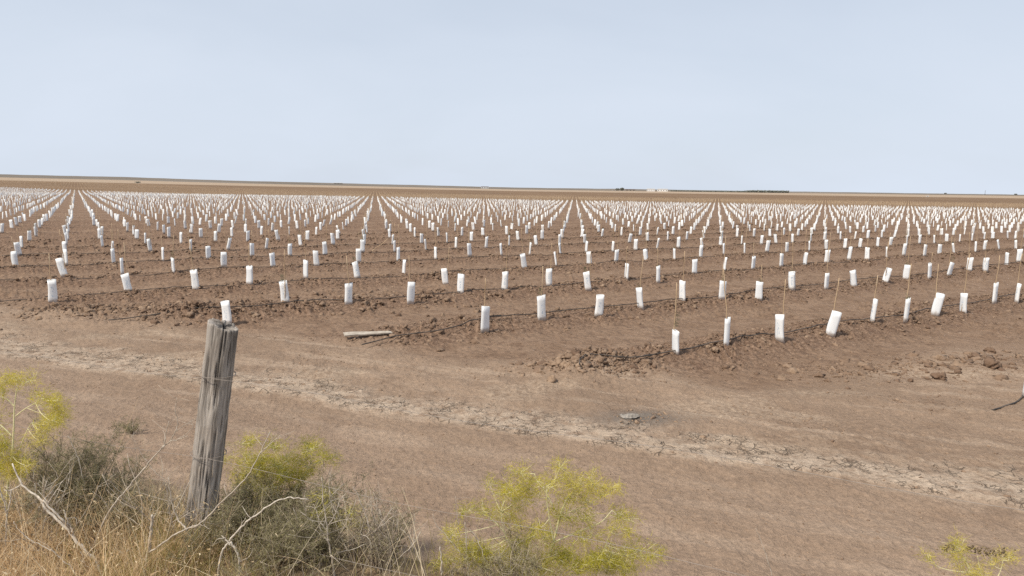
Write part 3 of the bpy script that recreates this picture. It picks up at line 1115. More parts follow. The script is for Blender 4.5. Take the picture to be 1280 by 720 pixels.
# ------------------------------------------------------------------ fence: post and wires
def fence():
    Yp = 3.70
    top, bot = at(279.5, 406, Yp), at(250, 662, Yp)
    axis = (top - bot) / np.linalg.norm(top - bot)
    g0 = bot + axis * ((hgt(bot[0], bot[1]) - bot[2]) / axis[2])
    root = thing('wire_fence', g0, 'weathered grey timber post leaning right, with thin fence wires strung along it', 'fence')
    H = np.linalg.norm(top - g0)
    ns, nr_ = 96, 110
    th = np.arange(ns) * 2 * math.pi / ns
    lev = np.linspace(-0.15, H, nr_)
    TH, Zl = np.meshgrid(th, lev)
    shape = 1 + 0.10 * np.cos(2 * TH + 0.6) + 0.05 * np.cos(3 * TH + 1.9) + 0.03 * np.cos(5 * TH)
    cx, cy = np.cos(TH), np.sin(TH)
    gn = gnoise(cx * 4.6 + Zl * 0.35, cy * 4.6 + Zl * 0.7, 120)
    gn2 = gnoise(cx * 11 + Zl * 0.5, cy * 11 + Zl * 1.8, 121)
    g1 = (1 - smooth(0.0, 0.10, np.abs(gn))) * smooth(-0.35, 0.1, gnoise(TH * 1.2, Zl * 2.2, 122))
    g2 = (1 - smooth(0.0, 0.14, np.abs(gn2))) * smooth(0.0, 0.4, gnoise(TH * 2 + 5, Zl * 3, 123))
    gro = np.clip(g1 + 0.8 * g2, 0, 1)
    rad = 0.076 * shape - 0.018 * g1 - 0.009 * g2 + 0.004 * gnoise(TH * 5, Zl * 9, 124) + 0.004 * (1 - Zl / H)
    topcut = 0.014 * np.cos(TH - 2.9) + 0.010 * gnoise(cx * 7, cy * 7, 125) - 0.02 * g1
    Zc = Zl + smooth(H - 0.12, H, Zl) * topcut
    V = np.stack([rad * cx, rad * cy * 0.92, Zc], -1).reshape(-1, 3)
    i = np.arange(nr_ - 1)[:, None] * ns
    j = np.arange(ns)[None]
    Q = np.stack([i + j, i + (j + 1) % ns, i + ns + (j + 1) % ns, i + ns + j], -1).reshape(-1, 4)
    # sawn, split top: rings sinking inward
    last = (nr_ - 1) * ns
    VV, QQ = [V], [Q]
    prev, cnt = last, len(V)
    for q in (0.9, 0.6, 0.3, 0.06):
        ringv = V[last:last + ns].copy()
        ringv[:, :2] *= q
        ringv[:, 2] += -0.012 * (1 - q) + 0.010 * gnoise(ringv[:, 0] * 60, ringv[:, 1] * 60, 126)
        VV.append(ringv)
        jj = np.arange(ns)
        QQ.append(np.c_[prev + jj, prev + (jj + 1) % ns, cnt + (jj + 1) % ns, cnt + jj])
        prev = cnt
        cnt += ns
    V = np.concatenate(VV)
    groove = np.concatenate([gro.ravel(), np.repeat([0.1, 0.3, 0.5, 0.6], ns)])
    me = np_mesh('fence_post', V, np.concatenate(QQ), True, dict(groove=groove))
    post = link('fence_post', me, M['post'], root)
    zax = Vector(axis)
    xax = Vector((1, 0, 0)) - zax * zax.x
    xax.normalize()
    yax = zax.cross(xax)
    post.rotation_euler = Matrix((xax, yax, zax)).transposed().to_euler()
    # wires
    for k, (py, sag) in enumerate(((466, 0.05), (564, 0.05), (641, 0.04))):
        q = (py - 406) / (662 - 406)
        c = top + (bot - top) * q
        t = np.linspace(-4.5, 4.5, 61)
        P = np.c_[c[0] + ST[0] * t, c[1] + ST[1] * t + 0.0, c[2] - sag * np.abs(t) * 0.3 + 0.012 * np.sin(t * 3.1 + k)]
        P[:, 1] -= 0.088
        w = MB()
        w.tube(local(root, P), 0.0011, 4)
        wo = w.build('wire', M['wire'], root)
        # a turn of tie wire round the post
        tie = MB()
        a = np.linspace(0, 2 * math.pi * 1.5, 40)
        ring = np.c_[0.094 * np.cos(a), 0.090 * np.sin(a), 0.006 * a / 6.28 + 0.008 * np.cos(a)]
        B = np.array([xax, yax, zax])
        tie.tube(local(root, ring @ B + c), 0.0017, 4)
        to = tie.build('tie', M['wire'], wo)


fence()


# ------------------------------------------------------------------ bare branches
def to_ground(P):
    """carry the lowest end of a branch down to the ground"""
    p = P[0]
    zg = hgt(p[0], p[1])
    if p[2] <= zg:
        return P
    d = P[0] - P[1]
    d = d / (np.linalg.norm(d) + 1e-9)
    step = (p[2] - zg + 0.02)
    foot = np.array([p[0] + d[0] * step * 0.5, p[1] + d[1] * step * 0.3, 0])
    foot[2] = hgt(foot[0], foot[1]) - 0.02
    return np.vstack([foot, P])


def branch(paths, label, mat='bark', name='dead_branch', cat='branch', tint=0.7, twigs=0, group='bare pale branches along the fence'):
    """paths: list of (pixel points, Y list or value, r0, r1); the first is the main stem, from its foot up"""
    worlds = []
    for k, (pts, Y, r0, r1) in enumerate(paths):
        ys = [Y] * len(pts) if np.isscalar(Y) else Y
        P = np.array([at(px, py, yy) for (px, py), yy in zip(pts, ys)])
        if k == 0:
            P = to_ground(P)
        worlds.append((P, r0, r1))
    foot = worlds[0][0][0]
    root = thing(name, foot, label, cat, group)
    for k, (P, r0, r1) in enumerate(worlds):
        n = max(8, 5 * len(P))
        C = spline(P, n)
        C += np.c_[gnoise(np.arange(n) * 0.7, np.full(n, k + 0.3), 130), gnoise(np.arange(n) * 0.7, np.full(n, k + 5.3), 131), gnoise(np.arange(n) * 0.7, np.full(n, k + 9.3), 132)] * 0.006
        rad = r0 + (r1 - r0) * np.linspace(0, 1, n)
        rad = rad * (1 + 0.16 * gnoise(np.arange(n) * 1.3, np.full(n, k + 1.7), 133))
        mb = MB()
        mb.tube(local(root, C), rad, 7, np.repeat(np.clip(tint + 0.25 * gnoise(np.arange(n) * 0.6, np.full(n, k + 2.7), 134), 0, 1), 7))
        if twigs:
            for _ in range(twigs):
                i = rng.integers(n // 4, n - 1)
                d = rng.normal(size=3) * np.array([1, 0.6, 0.6]) + np.array([0, 0, 0.8])
                d /= np.linalg.norm(d)
                ln = rng.uniform(0.04, 0.16)
                T = np.array([C[i], C[i] + d * ln * 0.5 + rng.normal(0, 0.008, 3), C[i] + d * ln + rng.normal(0, 0.02, 3)])
                mb.tube(local(root, spline(T, 6)), np.linspace(min(rad[i] * 0.7, 0.003), 0.0008, 6), 4, tint)
        mb.build('stem' if k == 0 else 'side_branch', M[mat], root)
    return root


branch([([(131, 725), (118, 700), (100, 682), (86, 664), (60, 638), (48, 622), (27, 605), (16, 580)], [3.35, 3.35, 3.36, 3.38, 3.4, 3.42, 3.45, 3.48], 0.0105, 0.0035),
        ([(90, 666), (76, 648), (58, 630), (47, 620)], [3.37, 3.34, 3.34, 3.37], 0.006, 0.004),
        ([(58, 634), (66, 620), (78, 602)], 3.4, 0.0045, 0.0018),
        ([(92, 666), (84, 650), (80, 638)], 3.36, 0.0045, 0.0030),
        ([(27, 606), (14, 613), (5, 612)], 3.45, 0.004, 0.002),
        ([(118, 703), (108, 708), (102, 690)], 3.34, 0.004, 0.0025)],
       'thick bleached branch slanting up left through the dry straw grass', tint=0.85, twigs=1)
branch([([(95, 722), (113, 690), (136, 640), (160, 610), (183, 582), (200, 562), (213, 552), (224, 549), (235, 545)], [3.5, 3.5, 3.5, 3.52, 3.52, 3.52, 3.5, 3.5, 3.48], 0.006, 0.0018),
        ([(204, 560), (207, 546), (211, 527)], 3.5, 0.0032, 0.0012),
        ([(213, 552), (219, 540), (222, 528), (219, 510), (221, 497)], 3.5, 0.0028, 0.0010),
        ([(186, 580), (192, 588), (208, 602)], 3.52, 0.0020, 0.0010),
        ([(224, 548), (233, 543), (241, 533), (238, 527)], 3.48, 0.0018, 0.0008)],
       'long thin pale stem arching up right to curly twigs left of the post', tint=0.65, twigs=3)
branch([([(178, 726), (183, 705), (187, 680), (189, 660), (191, 643)], 3.3, 0.0105, 0.0060),
        ([(187, 690), (205, 678), (225, 665), (250, 654), (275, 630), (305, 600), (322, 572), (337, 540)], [3.3, 3.28, 3.27, 3.27, 3.28, 3.28, 3.3, 3.32], 0.0052, 0.0022),
        ([(325, 568), (340, 553), (351, 544)], 3.3, 0.0026, 0.0010),
        ([(234, 662), (222, 648), (214, 625), (210, 598)], [3.27, 3.3, 3.3, 3.3], 0.0040, 0.0016),
        ([(240, 658), (252, 656), (262, 661)], 3.27, 0.0032, 0.0015)],
       'broken grey stump with one long stem bending across the fence post', tint=0.6, twigs=2)
branch([([(272, 726), (276, 695), (284, 680), (305, 655), (325, 640), (345, 627), (362, 622), (386, 624)], 3.25, 0.0065, 0.0026),
        ([(298, 664), (302, 656), (307, 648)], 3.25, 0.003, 0.0015),
        ([(288, 678), (296, 690), (299, 704), (300, 728)], 3.24, 0.0055, 0.0055),
        ([(288, 681), (281, 673), (277, 670)], 3.24, 0.004, 0.002)],
       'white forked branch arching right over the grey shrub below the post', tint=0.9, twigs=1)
branch([([(418, 726), (415, 700), (411, 680), (408, 655), (404, 625), (402, 597)], 3.35, 0.0062, 0.0018),
        ([(411, 668), (402, 655), (396, 640), (392, 630)], 3.35, 0.0030, 0.0012),
        ([(409, 660), (418, 645), (424, 628), (432, 618)], 3.35, 0.0024, 0.0008),
        ([(412, 675), (403, 671), (396, 664)], 3.35, 0.0028, 0.0010)],
       'upright split pale stem at the right side of the grey shrub', tint=0.75, twigs=5)
branch([([(480, 726), (470, 690), (464, 668), (458, 648), (452, 630), (446, 616), (441, 609)], 3.45, 0.0042, 0.0018),
        ([(462, 662), (468, 645), (474, 628), (478, 612)], 3.45, 0.0014, 0.0006)],
       'single thin pale stem standing left of the tallest fennel, leaning left', tint=0.7, twigs=3)
branch([([(534, 728), (526, 705), (518, 685), (508, 668), (501, 660)], 3.4, 0.0040, 0.0016),
        ([(515, 683), (518, 665), (518, 643)], 3.4, 0.0022, 0.0010)],
       'small forked pale stem just left of the big fennel', tint=0.7, twigs=1)
branch([([(588, 728), (584, 705), (583, 680), (581, 653)], 3.4, 0.0042, 0.0016),
        ([(584, 702), (572, 688), (560, 672), (545, 655), (541, 643)], 3.4, 0.0028, 0.0012),
        ([(553, 728), (552, 705), (550, 684)], 3.38, 0.006, 0.004),
        ([(612, 716), (603, 690), (595, 672), (587, 662)], 3.38, 0.0030, 0.0012),
        ([(573, 657), (571, 640), (569, 620)], 3.42, 0.0022, 0.0010)],
       'cluster of straight pale dead stems in the left side of the big fennel', tint=0.8, twigs=1)
branch([([(102, 726), (85, 706), (66, 690), (40, 675), (25, 664), (17, 652)], 3.2, 0.0036, 0.0016)],
       'thin pale stem lying low in the straw below the thick bleached branch', tint=0.8, twigs=1)
branch([([(2, 728), (6, 690), (8, 660), (8, 640), (3, 620), (-3, 604)], 3.4, 0.0050, 0.0024),
        ([(8, 640), (13, 626), (14, 613)], 3.4, 0.0036, 0.0026)],
       'pale forked upright stem at the left frame edge in front of the fennel', tint=0.85, twigs=1)
branch([([(108, 640), (104, 600), (97, 572), (91, 556), (85, 545)], 3.85, 0.0030, 0.0018),
        ([(106, 618), (70, 640), (56, 600), (64, 572), (70, 552)], 3.8, 0.0010, 0.0010)],
       'short pale twig sticking out of the top of the left grey shrub', tint=0.8)
branch([([(966, 728), (962, 708), (955, 688), (945, 659)], 3.5, 0.0026, 0.0010)],
       'lone thin dry stem standing by itself in front of bare track', tint=0.75)


# ------------------------------------------------------------------ yellow fennel
def fennel(stems, tufts, label, seeds=None, density=1.0):
    """stems: (pixel points, Y, r0, r1); tufts: (px, py, radius in px, Y, tint)"""
    W = []
    for k, (pts, Y, r0, r1) in enumerate(stems):
        ys = [Y] * len(pts) if np.isscalar(Y) else Y
        P = np.array([at(px, py, yy) for (px, py), yy in zip(pts, ys)])
        if k == 0:
            P = to_ground(P)
        W.append((P, r0, r1))
    root = thing('fennel_plant', W[0][0][0], label, 'fennel', 'yellow fennel plants along the fence')
    nodes_ = []
    for k, (P, r0, r1) in enumerate(W):
        n = max(8, 5 * len(P))
        C = spline(P, n)
        mb = MB()
        mb.tube(local(root, C), 1.45 * np.linspace(r0, r1, n), 6, np.repeat(np.clip(0.55 + 0.3 * gnoise(np.arange(n) * 0.5, np.full(n, k + 2.7), 140), 0, 1), 6))
        mb.build('stem', M['fstem'], root)
        nodes_.append(C[n // 3:])
    allp = np.concatenate(nodes_)
    rays = MB()
    B, D, L, WD, T = [], [], [], [], []
    for (px, py, rpx, Y, tn) in tufts:
        c = at(px, py, Y)
        R = 1.45 * rpx * Y / FPX
        # carrier from the nearest stem point below
        cand = allp[allp[:, 2] < c[2] + 0.05]
        if len(cand):
            s0 = cand[np.argmin(np.linalg.norm(cand - c, axis=1))]
            mid = (s0 + c) / 2 + np.array([rng.normal(0, 0.008), rng.normal(0, 0.008), -0.008])
            rays.tube(local(root, spline([s0, mid, c], 7)), np.linspace(0.0020, 0.0011, 7), 4, 0.55)
        nr = max(4, int(rng.uniform(9, 14) * min(1.6, rpx / 14)))
        for q in range(nr):
            d = rng.normal(size=3) * np.array([1.25, 1.1, 0.5]) + np.array([0, 0, 0.35])
            d /= np.linalg.norm(d)
            e = c + d * R * rng.uniform(0.45, 1.05)
            rays.tube(local(root, spline([c, (c + e) / 2 + rng.normal(0, 0.006, 3), e], 5)), np.linspace(0.0012, 0.0007, 5), 3, rng.uniform(0.1, 0.7))
            m = int(24 * density)
            t0 = rng.uniform(0.35, 1.0, m)
            bp = c + (e - c) * t0[:, None] + rng.normal(0, 0.018, (m, 3))
            dd = (e - c) / np.linalg.norm(e - c) * 0.6 + rng.normal(size=(m, 3)) * 0.8
            dd /= np.linalg.norm(dd, axis=1)[:, None]
            B.append(bp); D.append(dd)
            L.append(rng.uniform(0.016, 0.050, m)); WD.append(rng.uniform(0.0014, 0.0024, m))
            T.append(np.clip(tn + rng.normal(0, 0.22, m), 0, 1))
    rays.build('twigs', M['fstem'], root)
    B = np.concatenate(B)
    V, Q, TT = blades_mesh('foliage', local(root, B), np.concatenate(D), np.concatenate(L), np.concatenate(WD), np.concatenate(T), 0.15, 1)
    fo = link('foliage', np_mesh('foliage', V, Q, False, dict(tint=TT)), M['fennel'], root)
    if seeds:
        for (px, py, rpx, Y) in seeds:
            n = 60
            c = np.array([at(px + rng.normal(0, rpx * 0.36), py + rng.normal(0, rpx * 0.2), Y + rng.normal(0, 0.03)) for _ in range(n)])
            V, F, T2 = lumps(local(root, c), rng.uniform(0.002, 0.0045, n), 0.8, rng.random(n), I1)
            link('seed_head', np_mesh('seed_head', V, F, False, dict(tint=T2)), M['seed'], root)
    return root


def scatter(cx, cy, rx, ry, n, rpx, Y, tn):
    out = []
    for _ in range(n):
        a, q = rng.uniform(0, 6.28), math.sqrt(rng.random())
        out.append((cx + math.cos(a) * q * rx, cy + math.sin(a) * q * ry, rpx * rng.uniform(0.7, 1.25), Y + rng.normal(0, 0.07), tn + rng.normal(0, 0.12)))
    return out


Yc = 3.55
fennel([([(676, 735), (683, 705), (692, 677), (700, 645), (708, 625)], Yc, 0.0055, 0.0028),
        ([(692, 677), (688, 655), (684, 630), (684, 612)], Yc - 0.03, 0.0032, 0.0014),
        ([(692, 678), (715, 668), (735, 660), (752, 652), (765, 638)], Yc + 0.03, 0.0030, 0.0014),
        ([(699, 645), (720, 637), (738, 630), (755, 618)], Yc + 0.05, 0.0022, 0.0010),
        ([(691, 632), (682, 615), (672, 602), (668, 592)], Yc - 0.04, 0.0024, 0.0012),
        ([(650, 735), (645, 705), (640, 688), (630, 665), (618, 652), (610, 645)], Yc - 0.05, 0.0044, 0.0018),
        ([(633, 672), (628, 655), (626, 640)], Yc - 0.05, 0.0020, 0.0010),
        ([(745, 720), (752, 695), (758, 680), (762, 665)], Yc + 0.02, 0.0026, 0.0012),
        ([(692, 715), (668, 705), (655, 690), (645, 682)], Yc - 0.08, 0.0020, 0.0010)],
       [(650, 592, 15, Yc - .05, .55), (662, 612, 17, Yc, .6), (640, 612, 16, Yc, .5), (700, 585, 12, Yc, .6), (695, 600, 15, Yc, .65), (612, 606, 9, Yc, .4),
        (632, 618, 15, Yc - .05, .55), (605, 640, 14, Yc - .05, .3), (585, 640, 12, Yc - .05, .3), (630, 640, 16, Yc, .55), (648, 625, 14, Yc, .5),
        (720, 608, 14, Yc, .75), (742, 606, 16, Yc + .05, .65), (752, 618, 15, Yc + .05, .7), (765, 612, 14, Yc + .05, .75), (735, 628, 13, Yc, .6),
        (712, 648, 18, Yc, .2), (728, 650, 14, Yc, .25), (775, 645, 15, Yc + .05, .45), (785, 650, 12, Yc + .05, .5), (772, 660, 14, Yc + .03, .6), (785, 664, 9, Yc + .03, .6),
        (648, 676, 17, Yc - .05, .15), (680, 672, 15, Yc, .25), (655, 680, 13, Yc - .05, .2), (565, 668, 14, Yc - .08, .55), (572, 682, 14, Yc - .08, .5), (600, 690, 16, Yc - .1, .45),
        (725, 672, 16, Yc, .5), (740, 670, 14, Yc, .45), (560, 700, 12, Yc - .1, .4), (545, 705, 8, Yc - .1, .45), (590, 705, 14, Yc - .1, .45), (620, 700, 18, Yc - .1, .45),
        (800, 690, 18, Yc + .03, .4), (815, 696, 14, Yc + .03, .4), (780, 694, 17, Yc + .03, .3), (760, 700, 18, Yc, .35), (740, 704, 18, Yc, .35), (715, 712, 18, Yc - .05, .3)]
       + scatter(700, 708, 95, 16, 20, 15, Yc, .38) + scatter(690, 640, 80, 45, 12, 12, Yc, .55) + scatter(625, 705, 60, 18, 8, 14, Yc - .1, .4),
       'tallest spreading yellow-green fennel at the bottom edge in front of the bare track')
Yb = 4.0
fennel([([(330, 730), (338, 690), (345, 640), (350, 605), (354, 585)], Yb, 0.0042, 0.0016),
        ([(345, 640), (352, 618), (358, 600), (362, 580)], Yb - .04, 0.0022, 0.001),
        ([(343, 650), (325, 620), (312, 596)], Yb, 0.0020, 0.001),
        ([(346, 635), (370, 608), (388, 580)], Yb, 0.0024, 0.001),
        ([(310, 640), (314, 615), (316, 600)], Yb, 0.0018, 0.0008)],
       [(303, 555, 13, Yb, .3), (315, 551, 8, Yb, .7), (343, 558, 9, Yb, .35), (358, 570, 13, Yb, .8), (392, 560, 13, Yb, .75), (395, 570, 14, Yb, .6), (410, 573, 11, Yb, .4), (382, 553, 6, Yb, .4),
        (330, 588, 16, Yb, .45), (345, 580, 14, Yb, .55), (318, 585, 14, Yb, .4), (300, 595, 12, Yb, .45), (295, 600, 10, Yb, .5), (365, 592, 15, Yb, .4), (382, 582, 14, Yb, .55), (372, 598, 12, Yb, .45), (350, 600, 13, Yb, .6), (283, 575, 12, Yb, .75)]
       + scatter(350, 578, 58, 22, 22, 12, Yb, .55) + scatter(325, 618, 45, 22, 8, 11, Yb, .6),
       'bright yellow fennel just right of the leaning fence post, behind the grey shrub', None, 0.95)
Yl = 3.75
fennel([([(10, 735), (12, 690), (9, 640), (10, 605), (15, 568), (17, 540), (18, 510), (21, 485)], Yl, 0.0058, 0.0020),
        ([(15, 545), (5, 535), (-4, 528)], Yl, 0.0026, 0.0015),
        ([(15, 560), (5, 548), (-5, 530)], Yl + .05, 0.0024, 0.0014),
        ([(20, 520), (30, 512), (42, 505), (52, 498)], Yl, 0.0024, 0.0012),
        ([(18, 508), (10, 500), (2, 496), (-6, 492)], Yl, 0.0024, 0.0012),
        ([(14, 600), (22, 570), (33, 540), (40, 528)], Yl + .05, 0.0026, 0.0012),
        ([(22, 490), (28, 480), (22, 470)], Yl, 0.0016, 0.001)],
       [(20, 475, 14, Yl, .75), (38, 476, 13, Yl, .7), (8, 478, 13, Yl, .65), (46, 494, 10, Yl, .6), (62, 500, 11, Yl, .6), (70, 512, 9, Yl, .75), (5, 490, 12, Yl, .4), (70, 520, 10, Yl, .75), (76, 515, 8, Yl, .6),
        (62, 530, 9, Yl, .75), (30, 575, 14, Yl, .6), (14, 572, 14, Yl, .6), (5, 560, 16, Yl, .55), (28, 590, 13, Yl, .55), (8, 590, 14, Yl, .5)]
       + scatter(18, 590, 24, 26, 4, 10, Yl, .75) + scatter(58, 522, 26, 36, 6, 9, Yl, .75) + scatter(-10, 560, 15, 70, 8, 14, Yl, .5),
       'tall yellow fennel at the left frame edge, with pale forked stem above the straw grass')
Yr = 3.5
fennel([([(1222, 740), (1212, 712), (1205, 698), (1198, 688)], Yr, 0.0036, 0.0018),
        ([(1240, 735), (1250, 715), (1254, 700)], Yr, 0.0022, 0.001),
        ([(1212, 716), (1188, 713), (1172, 708), (1161, 698)], Yr, 0.0020, 0.001),
        ([(1232, 735), (1225, 712), (1222, 695)], Yr, 0.0018, 0.001)],
       [(1196, 684, 13, Yr, .75), (1188, 690, 11, Yr, .7), (1200, 700, 13, Yr, .75), (1160, 698, 8, Yr, .5), (1208, 715, 13, Yr, .75), (1255, 700, 11, Yr, .8), (1240, 706, 9, Yr, .8), (1225, 718, 12, Yr, .8), (1197, 677, 6, Yr, .5), (1262, 696, 8, Yr, .8)],
       'small dry fennel with brown seed heads at the bottom corner beside the track',
       [(1184, 685, 12, Yr), (1235, 690, 14, Yr), (1250, 690, 14, Yr), (1222, 688, 10, Yr), (1212, 686, 9, Yr)], 0.9)
fennel([([(436, 735), (432, 700), (430, 680), (436, 655)], 3.6, 0.0030, 0.0012), ([(431, 690), (440, 665), (446, 650)], 3.6, 0.0018, 0.0009), ([(400, 690), (392, 670), (388, 656)], 3.58, 0.0018, 0.0009)],
       [(437, 642, 12, 3.6, .7), (446, 655, 10, 3.6, .7), (425, 655, 9, 3.6, .75), (388, 657, 11, 3.6, .4), (394, 662, 8, 3.6, .45), (451, 656, 6, 3.6, .7), (402, 620, 9, 3.6, .6), (400, 640, 9, 3.6, .65)],
       'sparse wispy fennel among pale stems right of the grey shrub', None, 0.55)


# ------------------------------------------------------------------ grey-green shrubs
def shrub(px0, px1, pyt, Y, label, n_twigs, leaves, base_px=None, name='shrub', cat='shrub', lean=0.0, tint0=0.45, leafy=1.0, depth=0.30):
    cx = (px0 + px1) / 2 if base_px is None else base_px
    f = at(cx, 660, Y)
    zg = hgt(f[0], f[1])
    root = thing(name, (f[0], f[1], zg), label, cat, 'grey-green shrubs along the fence')
    xl, xr = at(px0, 600, Y)[0], at(px1, 600, Y)[0]
    zt = at(cx, pyt, Y)[2]
    H = zt - zg
    tw = MB()
    B, D, L, WD, T = [], [], [], [], []
    for k in range(n_twigs):
        tx = rng.uniform(xl, xr)
        q = (tx - (xl + xr) / 2) / ((xr - xl) / 2)
        hh = H * (0.42 + 0.58 * (1 - abs(q) ** 1.7)) * rng.uniform(0.50, 1.04)
        p0 = np.array([f[0] + (tx - f[0]) * 0.35 + rng.normal(0, 0.03), f[1] + rng.normal(0, depth * 0.4), 0])
        p0[2] = hgt(p0[0], p0[1]) - 0.01
        p2 = np.array([tx + lean * hh, f[1] + rng.normal(0, depth), zg + hh])
        p1 = (p0 + p2) / 2 + np.array([rng.normal(0, 0.05), rng.normal(0, 0.05), 0.05])
        C = spline([p0, p1, p2], 12)
        tw.tube(local(root, C), np.linspace(0.0034, 0.0009, 12), 4, rng.uniform(0.1, 0.9))
        for s in range(7):
            i = rng.integers(3, 12)
            d = rng.normal(size=3) + np.array([0, 0, 0.9])
            d /= np.linalg.norm(d)
            ln = rng.uniform(0.05, 0.15)
            e = C[i] + d * ln
            SP = spline([C[i], (C[i] + e) / 2 + rng.normal(0, 0.008, 3), e], 5)
            tw.tube(local(root, SP), np.linspace(0.0016, 0.0006, 5), 3, rng.uniform(0.1, 0.9))
            m = int(leaves * leafy)
            if m:
                tt = rng.random(m)
                bp = C[i] + (e - C[i]) * tt[:, None] + rng.normal(0, 0.007, (m, 3))
                dd = d * 0.6 + rng.normal(size=(m, 3)) * 0.7
                dd /= np.linalg.norm(dd, axis=1)[:, None]
                B.append(bp); D.append(dd)
                L.append(rng.uniform(0.010, 0.024, m)); WD.append(rng.uniform(0.0022, 0.0042, m))
                T.append(np.clip(tint0 + rng.normal(0, 0.1) + rng.normal(0, 0.2, m), 0, 1))
    tw.build('twigs', M['twig'], root)
    if B:
        V, Q, TT = blades_mesh('foliage', local(root, np.concatenate(B)), np.concatenate(D), np.concatenate(L), np.concatenate(WD), np.concatenate(T), 0.2, 1)
        link('foliage', np_mesh('foliage', V, Q, False, dict(tint=TT)), M['shrub'], root)


shrub(48, 150, 560, 3.95, 'dense grey-green shrub left of the post behind the thick bleached branch', 120, 24, tint0=0.38)
shrub(30, 85, 522, 4.1, 'narrow taller grey shrub rising beside the left fennel', 30, 15, tint0=0.40, depth=0.15)
shrub(125, 205, 612, 3.85, 'low olive shrub between the left grey shrub and the post', 45, 15, tint0=0.62, depth=0.2)
shrub(262, 365, 608, 3.75, 'dense grey-green shrub at the right foot of the fence post', 120, 24, tint0=0.45)
shrub(325, 440, 625, 3.6, 'broad grey-green shrub under the arching white branch', 130, 24, tint0=0.48)
shrub(415, 515, 632, 3.55, 'thin half-bare grey brush between the broad shrub and the big fennel', 60, 6, tint0=0.55, depth=0.22)
shrub(590, 690, 672, 3.35, 'sparse olive brush low in the big fennel at the bottom edge', 34, 9, tint0=0.7, depth=0.15)

def bare_shrub(px, Y, hpx, n, spread, label):
    f = at(px, 690, Y)
    zg = hgt(f[0], f[1])
    root = thing('bare_shrub', (f[0], f[1], zg), label, 'dead shrub', 'bare twiggy shrubs along the fence')
    H = at(px, hpx, Y)[2] - zg
    mb = MB()

    def grow(p, d, ln, r, lev):
        k = 9
        pts = [p]
        dd = d.copy()
        for _ in range(k):
            dd = dd + rng.normal(0, 0.16, 3)
            dd[2] += 0.05
            dd /= np.linalg.norm(dd)
            pts.append(pts[-1] + dd * ln / k)
        pts = np.array(pts)
        mb.tube(local(root, pts), np.linspace(r, r * 0.45, len(pts)), 5 if lev == 0 else 4, np.clip(rng.normal(0.62, 0.2), 0, 1))
        if lev < 2:
            for _ in range(rng.integers(2, 5)):
                i = rng.integers(3, k)
                e = dd + rng.normal(0, 0.75, 3) * np.array([1, 0.7, 0.6])
                e /= np.linalg.norm(e)
                grow(pts[i], e, ln * rng.uniform(0.25, 0.5), r * 0.55, lev + 1)
    for _ in range(n):
        p0 = np.array([f[0] + rng.normal(0, 0.05), f[1] + rng.normal(0, 0.04), zg - 0.01])
        d = np.array([rng.normal(0, spread), rng.normal(0, 0.25), 1.0])
        d /= np.linalg.norm(d)
        grow(p0, d, H * rng.uniform(0.65, 1.15), rng.uniform(0.0026, 0.0042), 0)
    mb.build('twigs', M['bark'], root)


bare_shrub(55, 3.5, 590, 9, 0.55, 'tangle of pale bare twigs in front of the left grey shrub')
bare_shrub(215, 3.55, 560, 5, 0.45, 'few fine bare twigs close to the left side of the fence post')
bare_shrub(408, 3.5, 610, 8, 0.40, 'bare pale twigs rising at the right edge of the grey-green shrubs')
bare_shrub(478, 3.45, 622, 6, 0.40, 'fine bare twigs in the gap left of the tallest fennel')

# low weed on the track
p = on_ground(165, 543, 0.0)
root = thing('weed', (p[0], p[1], hgt(p[0], p[1])), 'low straggly dark weed alone on the bare track left of the post', 'weed')
mb = MB()
B, D = [], []
for k in range(16):
    a, l = rng.uniform(0, 6.28), rng.uniform(0.06, 0.20)
    e = np.array([math.cos(a) * l, math.sin(a) * l * 0.7, rng.uniform(0.03, 0.13)])
    C = spline([np.zeros(3), e * np.array([0.5, 0.5, 0.9]), e], 7)
    mb.tube(C, np.linspace(0.0035, 0.0015, 7), 4, rng.uniform(0, 0.5))
    i = rng.integers(2, 7, 26)
    B.append(C[i] + rng.normal(0, 0.012, (26, 3))); D.append(rng.normal(size=(26, 3)))
mb.build('stem', M['twig'], root)
B, D = np.concatenate(B), np.concatenate(D)
D /= np.linalg.norm(D, axis=1)[:, None]
V, Q, TT = blades_mesh('foliage', B, D, rng.uniform(0.012, 0.03, len(B)), rng.uniform(0.004, 0.008, len(B)), rng.uniform(0, 0.5, len(B)), 0.2, 1)
link('foliage', np_mesh('foliage', V, Q, False, dict(tint=TT)), M['shrub'], root)


